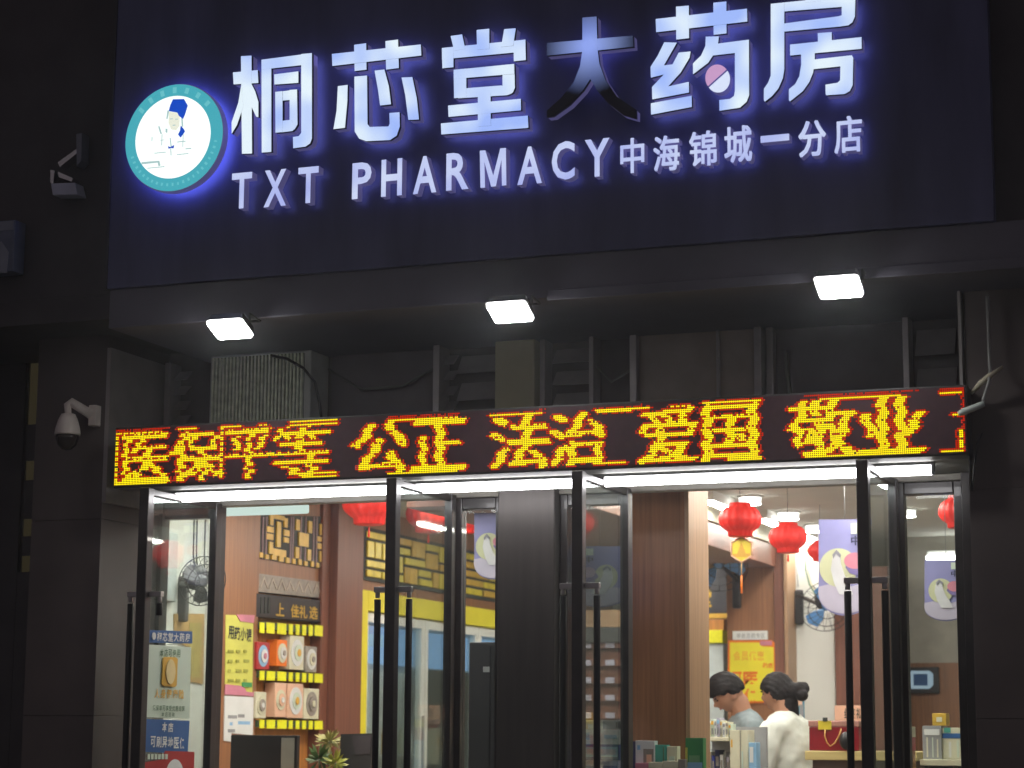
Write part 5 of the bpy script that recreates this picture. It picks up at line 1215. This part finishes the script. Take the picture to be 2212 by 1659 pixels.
pgz = Plane('Y', YG-.2); zg2 = pgz.uv(1960, 1660)[1]
t = thing('side_pedestal', 'brown pedestal under the small boxes beside the right door', 'pedestal', (pgz.uv(1960, 1650)[0], YG-.2, 0))
MB().box(pgz.uv(1946, 1650)[0], pgz.uv(1974, 1650)[0], YG-.22, YG-.08, zg2-.03, zg2-.0005).build('top', M['cream'], t, .003)
MB().box(pgz.uv(1949, 1650)[0], pgz.uv(1971, 1650)[0], YG-.21, YG-.09, .006, zg2-.0305).build('body', M['wood'], t)

# ------------------------------------------------------------------ people
def skin_mesh(nodes_, edges_, root=0, sub=2):
    """limbs as tapered closed tubes with a ball at each joint (fused into one surface afterwards)"""
    mb = MB()
    rad = lambda r: r if isinstance(r, tuple) else (r, r)
    for p, r in nodes_:
        rx, ry = rad(r); mb.ball(p, rx, ry, min(rx, ry), seg=16, rings=10)
    for a, b in edges_:
        (p, r1), (q, r2) = nodes_[a], nodes_[b]; p, q = Vector(p), Vector(q)
        if isinstance(r1, tuple) and isinstance(r2, tuple) and abs((q-p).normalized().z) > .6:
            k = len(mb.v); n = 18
            for c, (rx, ry) in ((p, r1), (q, r2)):
                for j in range(n):
                    t = 2*math.pi*j/n; mb.v.append((c.x+rx*math.cos(t), c.y+ry*math.sin(t), c.z))
            f = [[k+j, k+(j+1) % n, k+n+(j+1) % n, k+n+j] for j in range(n)]+[[k+j for j in range(n)][::-1], [k+n+j for j in range(n)]]
            for g in f: mb.f.append(g); mb.m.append(0); mb.sm.append(True)
        else: mb.tube([p, q], [min(rad(r1)), min(rad(r2))], 14)
    return mb.v, mb.f
def head_r(d, s=1.0):
    """surface of a head around its centre; d = unit direction, +x is the face"""
    x, y, z = d
    a, b, c = .098, .076, .118
    r = 1/math.sqrt((x/a)**2+(y/b)**2+(z/c)**2)
    front = max(0, x)
    if z < 0: r *= 1-.16*abs(z)*(1-front)-.06*abs(y)*abs(z)
    g = lambda cx, cy, cz, w: math.exp(-(((y-cy)/w[0])**2+((z-cz)/w[1])**2))*(front > .3)
    r += .026*g(0, 0, -.18, (.12, .15)) + .010*g(0, 0, .02, (.09, .22)) + .008*g(0, 0, -.47, (.22, .10)) + .010*g(0, 0, -.80, (.25, .14)) + .005*g(0, 0, .22, (.5, .08))
    r -= .007*g(0, .30, .06, (.14, .10)) + .007*g(0, -.30, .06, (.14, .10)) + .005*g(0, 0, -.62, (.25, .06))
    return r*s
def head_mesh(fn, rot, c, n=44, m=36):
    V, Fc = [], []
    for i in range(m+1):
        ph = math.pi*i/m
        for j in range(n):
            t = 2*math.pi*j/n; d = Vector((math.sin(ph)*math.cos(t), math.sin(ph)*math.sin(t), math.cos(ph)))
            V.append(tuple(c+rot @ (d*fn(d))))
    for i in range(m):
        for j in range(n): Fc.append([i*n+j, i*n+(j+1) % n, (i+1)*n+(j+1) % n, (i+1)*n+j])
    return V, Fc
def fuse(parts, name, m, parent, voxel=.009, smooth=4, M4=Matrix.Identity(4), disp=0.0, nsc=.11):
    mb = MB()
    for V, Fc in parts: mb.add(V, Fc)
    me = bpy.data.meshes.new(name); me.from_pydata([tuple(M4 @ Vector(v)) for v in mb.v], [], mb.f)
    o = bpy.data.objects.new('tmp', me); COL.objects.link(o)
    r = o.modifiers.new('r', 'REMESH'); r.mode = 'VOXEL'; r.voxel_size = voxel
    s = o.modifiers.new('s', 'SMOOTH'); s.iterations = smooth; s.factor = .5
    if disp:
        tx = bpy.data.textures.new('folds', 'CLOUDS'); tx.noise_scale = nsc
        d = o.modifiers.new('d', 'DISPLACE'); d.texture = tx; d.strength = disp; d.mid_level = .5
    dg = bpy.context.evaluated_depsgraph_get(); m2 = bpy.data.meshes.new_from_object(o.evaluated_get(dg))
    bpy.data.objects.remove(o); m2.name = name; m2.materials.clear(); m2.materials.append(m)
    m2.polygons.foreach_set('use_smooth', [True]*len(m2.polygons))
    q = bpy.data.objects.new(name, m2); COL.objects.link(q); adopt(q, parent); return q
def person(name_lab, head, heading, hz, tilt, yawh, sex, coat_m, lean=0.0, s=1.0):
    """figure facing +x in its own frame; hz = height of head centre"""
    k = hz/1.585; hx_ = .015*k+lean*max(0, 1.54*k/k-.95)+.035*k+.05*math.sin(R(tilt))
    q_ = Matrix.Rotation(R(heading), 3, 'Z') @ Vector((hx_, 0, 0)); base = (head.x-q_.x, head.y-q_.y, .005)
    t = thing('person', name_lab, 'person', base)
    M4 = Matrix.Translation(Vector(base)) @ Matrix.Rotation(R(heading), 4, 'Z')
    sw = (.185 if sex == 'm' else .165)*k
    P = lambda x, y, z: (x*k+lean*max(0, z-.95)*1.0, y*k, z*k)
    N = [(P(0, 0, .95), (.14*k, .155*k)), (P(0, 0, 1.12), (.115*k, .13*k)), (P(.0, 0, 1.30), (.12*k, .145*k)), (P(-.005, 0, 1.40), (.09*k, .12*k)), (P(.0, 0, 1.46), .056*k), (P(.015, 0, 1.54), .052*k)]
    Ed = [(0, 1), (1, 2), (2, 3), (3, 4), (4, 5)]
    hands = []
    for sg in (-1, 1):
        i0 = len(N)
        N += [(P(-.005, sg*(sw/k-.02), 1.375), .050*k), (P(.0, sg*(sw/k+.036), 1.25), .044*k), (P(.03, sg*(sw/k+.075), 1.10), .042*k), (P(.16, sg*(sw/k+.045), 1.03), .036*k), (P(.27, sg*(sw/k+.0), 1.01), .026*k)]
        Ed += [(3, i0), (i0, i0+1), (i0+1, i0+2), (i0+2, i0+3), (i0+3, i0+4)]
        hands.append((N[i0+4][0], sg))
        j0 = len(N)
        N += [(P(0, sg*.09, .88), .085*k), (P(.01, sg*.095, .70), .075*k), (P(.015, sg*.095, .50), .055*k), (P(-.005, sg*.095, .32), .05*k), (P(-.01, sg*.095, .09), .036*k), (P(.06, sg*.10, .045), .036*k), (P(.14, sg*.105, .035), .03*k)]
        Ed += [(0, j0)]+[(j0+q, j0+q+1) for q in range(6)]
    body = skin_mesh(N, Ed, 0)
    hc = Vector((N[5][0][0]+.035*k+.05*math.sin(R(tilt)), 0, hz))
    rot = Matrix.Rotation(R(yawh), 3, 'Z') @ Matrix.Rotation(R(tilt), 3, 'Y')
    hs = .93*s
    head = head_mesh(lambda d: head_r(d, hs), rot, hc)
    neck = skin_mesh([(N[4][0], .056*k), (tuple(hc+rot @ Vector((-.02, 0, -.06))), .05*k)], [(0, 1)], 0)
    parts = [body, head, neck]
    for sg in (-1, 1):
        e = MB(); e.ball((0, 0, 0), .020, .010, .033, seg=12, rings=8)
        parts.append(([tuple(hc+rot @ (Vector(v)+Vector((-.008, sg*.074*hs, -.012)))) for v in e.v], e.f))
    for hp, sg in hands:                                          # palm, four bent fingers of unequal length and a thumb
        hp = Vector(hp); pal = hp+Vector((.075, -sg*.004, -.012))
        e = MB(); e.ball(tuple(hp+Vector((.042, 0, -.008))), .052, .040, .017, seg=16, rings=10); parts.append((e.v, e.f)); parts.append(skin_mesh([(tuple(hp), .025), (tuple(hp+Vector((.04, 0, -.006))), .017)], [(0, 1)], 0))
        for f, (dy, L) in enumerate(((-.030, .066), (-.010, .076), (.010, .072), (.029, .056))):
            q = pal+Vector((-.005, dy*sg, 0)); parts.append(skin_mesh([(tuple(q), .0095), (tuple(q+Vector((L*.5, 0, -.006))), .0088), (tuple(q+Vector((L*.8, 0, -.024))), .0082), (tuple(q+Vector((L*.95, 0, -.042))), .0075)], [(0, 1), (1, 2), (2, 3)], 0, 1))
        q = hp+Vector((.03, -sg*.03, -.004)); parts.append(skin_mesh([(tuple(q), .012), (tuple(q+Vector((.03, -sg*.022, -.012))), .0105), (tuple(q+Vector((.055, -sg*.026, -.026))), .009)], [(0, 1), (1, 2)], 0, 1))
    bod = fuse(parts, 'body', M['skin'], t, .0075, 3, M4)
    # hair: a shell that stands proud of the scalp and dips below the skin over the face
    def hr(d):
        x, y, z = d; base_r = head_r(d, hs)
        line_ = .34-.55*(1-max(0, x)) if sex == 'm' else .30-.72*(1-max(0, x))
        line_ += .10*abs(y) if x > 0 else 0
        if sex == 'm' and x < .25: line_ = -.34 if x < -.1 else -.34+(x+.1)*1.9
        if sex == 'f' and x < .3: line_ = -.62 if x < -.05 else -.62+(x+.05)*2.2
        line_ += .05*math.sin(31*y+7*x)+.035*math.sin(57*y+3); e = (z-line_)/.10; w_ = max(0, min(1, e)); w_ = w_*w_*(3-2*w_)
        th = (.020 if sex == 'm' else .016)+.010*max(0, z)*(sex == 'm')+.004*math.sin(17*y+9*x)*math.sin(13*z)+.006*max(0, x)*max(0, z)
        return base_r-.02+w_*(.02+th)
    hp_ = [head_mesh(hr, rot, hc)]
    if sex == 'f':
        e = MB()
        for q, rr in (((-.125, 0, .0), .046), ((-.145, .018, -.025), .034), ((-.14, -.02, .012), .034), ((-.085, 0, .0), .05)):
            e.ball(q, rr, rr*.95, rr, seg=14, rings=10)
        hp_.append(([tuple(hc+rot @ Vector(v)) for v in e.v], e.f))
        hp_.append(skin_mesh([(tuple(hc+rot @ Vector((-.05, 0, -.06))), .055), (tuple(hc+rot @ Vector((-.055, 0, -.125))), .05)], [(0, 1)], 0))
    fuse(hp_, 'hair', M['hair'], t, .005, 2, M4, .007, .03)
    for sg in (-1, 1):
        d = Vector((.90, sg*.30, .06)).normalized(); e = MB(); e.ball((0, 0, 0), .010, .013, .007, seg=10, rings=6)
        c_ = hc+rot @ (d*(head_r(d, hs)-.004))
        MB().add([tuple(M4 @ (c_+rot @ Vector(v))) for v in e.v], e.f, 0, True).build('eye', M['hair'], t)
        d = Vector((.90, sg*.31, .21)).normalized(); e = MB(); e.ball((0, 0, 0), .006, .022, .005, seg=10, rings=6); c_ = hc+rot @ (d*(head_r(d, hs)-.001))
        MB().add([tuple(M4 @ (c_+rot @ Vector(v))) for v in e.v], e.f, 0, True).build('eyebrow', M['hair'], t)
    d = Vector((.86, 0, -.47)).normalized(); e = MB(); e.ball((0, 0, 0), .006, .022, .006, seg=10, rings=6); c_ = hc+rot @ (d*(head_r(d, hs)-.002))
    MB().add([tuple(M4 @ (c_+rot @ Vector(v))) for v in e.v], e.f, 0, True).build('lips', mat('lips', (.38, .13, .11), .45), t)
    # upper garment
    g = .020*k if sex == 'm' else .026*k
    N2 = []; lo = .62 if sex == 'f' else .86
    ups = [(0, .95), (1, 1.12), (2, 1.30), (3, 1.40)]
    C = [(P(0, 0, lo), (.18*k, .20*k)), (P(0, 0, .95), (.165*k+g*.3, .185*k)), (P(0, 0, 1.12), (.145*k, .165*k)), (P(0, 0, 1.29), (.14*k, .17*k)), (P(-.005, 0, 1.395), (.105*k, .14*k)), (P(.0, 0, 1.447), (.07*k, .075*k))]
    Ce = [(i, i+1) for i in range(5)]
    for sg in (-1, 1):
        i0 = len(C)
        C += [(P(-.005, sg*(sw/k-.012), 1.385), .070*k), (P(.0, sg*(sw/k+.038), 1.25), .066*k), (P(.03, sg*(sw/k+.075), 1.10), .064*k), (P(.15, sg*(sw/k+.045), 1.035), .055*k)]
        if sex == 'f': C.append((P(.235, sg*(sw/k+.01), 1.018), .044*k))
        Ce += [(4, i0)]+[(i0+q, i0+q+1) for q in range(len(C)-i0-1)]
    fuse([skin_mesh(C, Ce, 1)], 'coat' if sex == 'f' else 'shirt', coat_m, t, .010, 2, M4, .030)
    T = [(P(0, 0, .97), (.15*k, .165*k))]; Te = []
    for sg in (-1, 1):
        i0 = len(T); T += [(P(0, sg*.09, .86), .10*k), (P(.01, sg*.095, .68), .09*k), (P(.012, sg*.095, .48), .07*k), (P(-.005, sg*.095, .30), .066*k), (P(-.01, sg*.095, .10), .06*k)]
        Te += [(0, i0)]+[(i0+q, i0+q+1) for q in range(4)]
    fuse([skin_mesh(T, Te, 0)], 'trousers', M['trouser'], t, .012, 3, M4)
    return t
hw = PY(1680, 1500, 2.7)
person('woman with a black hair bun and white coat seen from behind at the counter', hw, 160, hw.z, 6, 8, 'f', M['coat'], -0.03, .90)
hm_ = PY(1573, 1501, 3.4)
person('man with short black hair and grey shirt looking down behind the shelf', hm_, 203, hm_.z, 34, 0, 'm', M['shirt'], 0.10, .95)

if HAZE:  # thin volume added to imitate lens glow and veil round the lamps
    hz_ = MB().box(-14, 9, -11, 9.9, -1.4, 7.5).build('haze', None); hz_['kind'] = 'stuff'
    hm = bpy.data.materials.new('added_veil_haze'); hm.use_nodes = True; n, l = nodes(hm); n.remove(n['Principled BSDF'])
    pvm = n.new('ShaderNodeVolumePrincipled'); pvm.inputs['Color'].default_value = (.9, .92, 1, 1); pvm.inputs['Density'].default_value = HAZE; pvm.inputs['Anisotropy'].default_value = .8
    l.new(pvm.outputs[0], n['Material Output'].inputs['Volume']); hz_.data.materials.clear(); hz_.data.materials.append(hm)
    SC.cycles.volume_bounces = 0
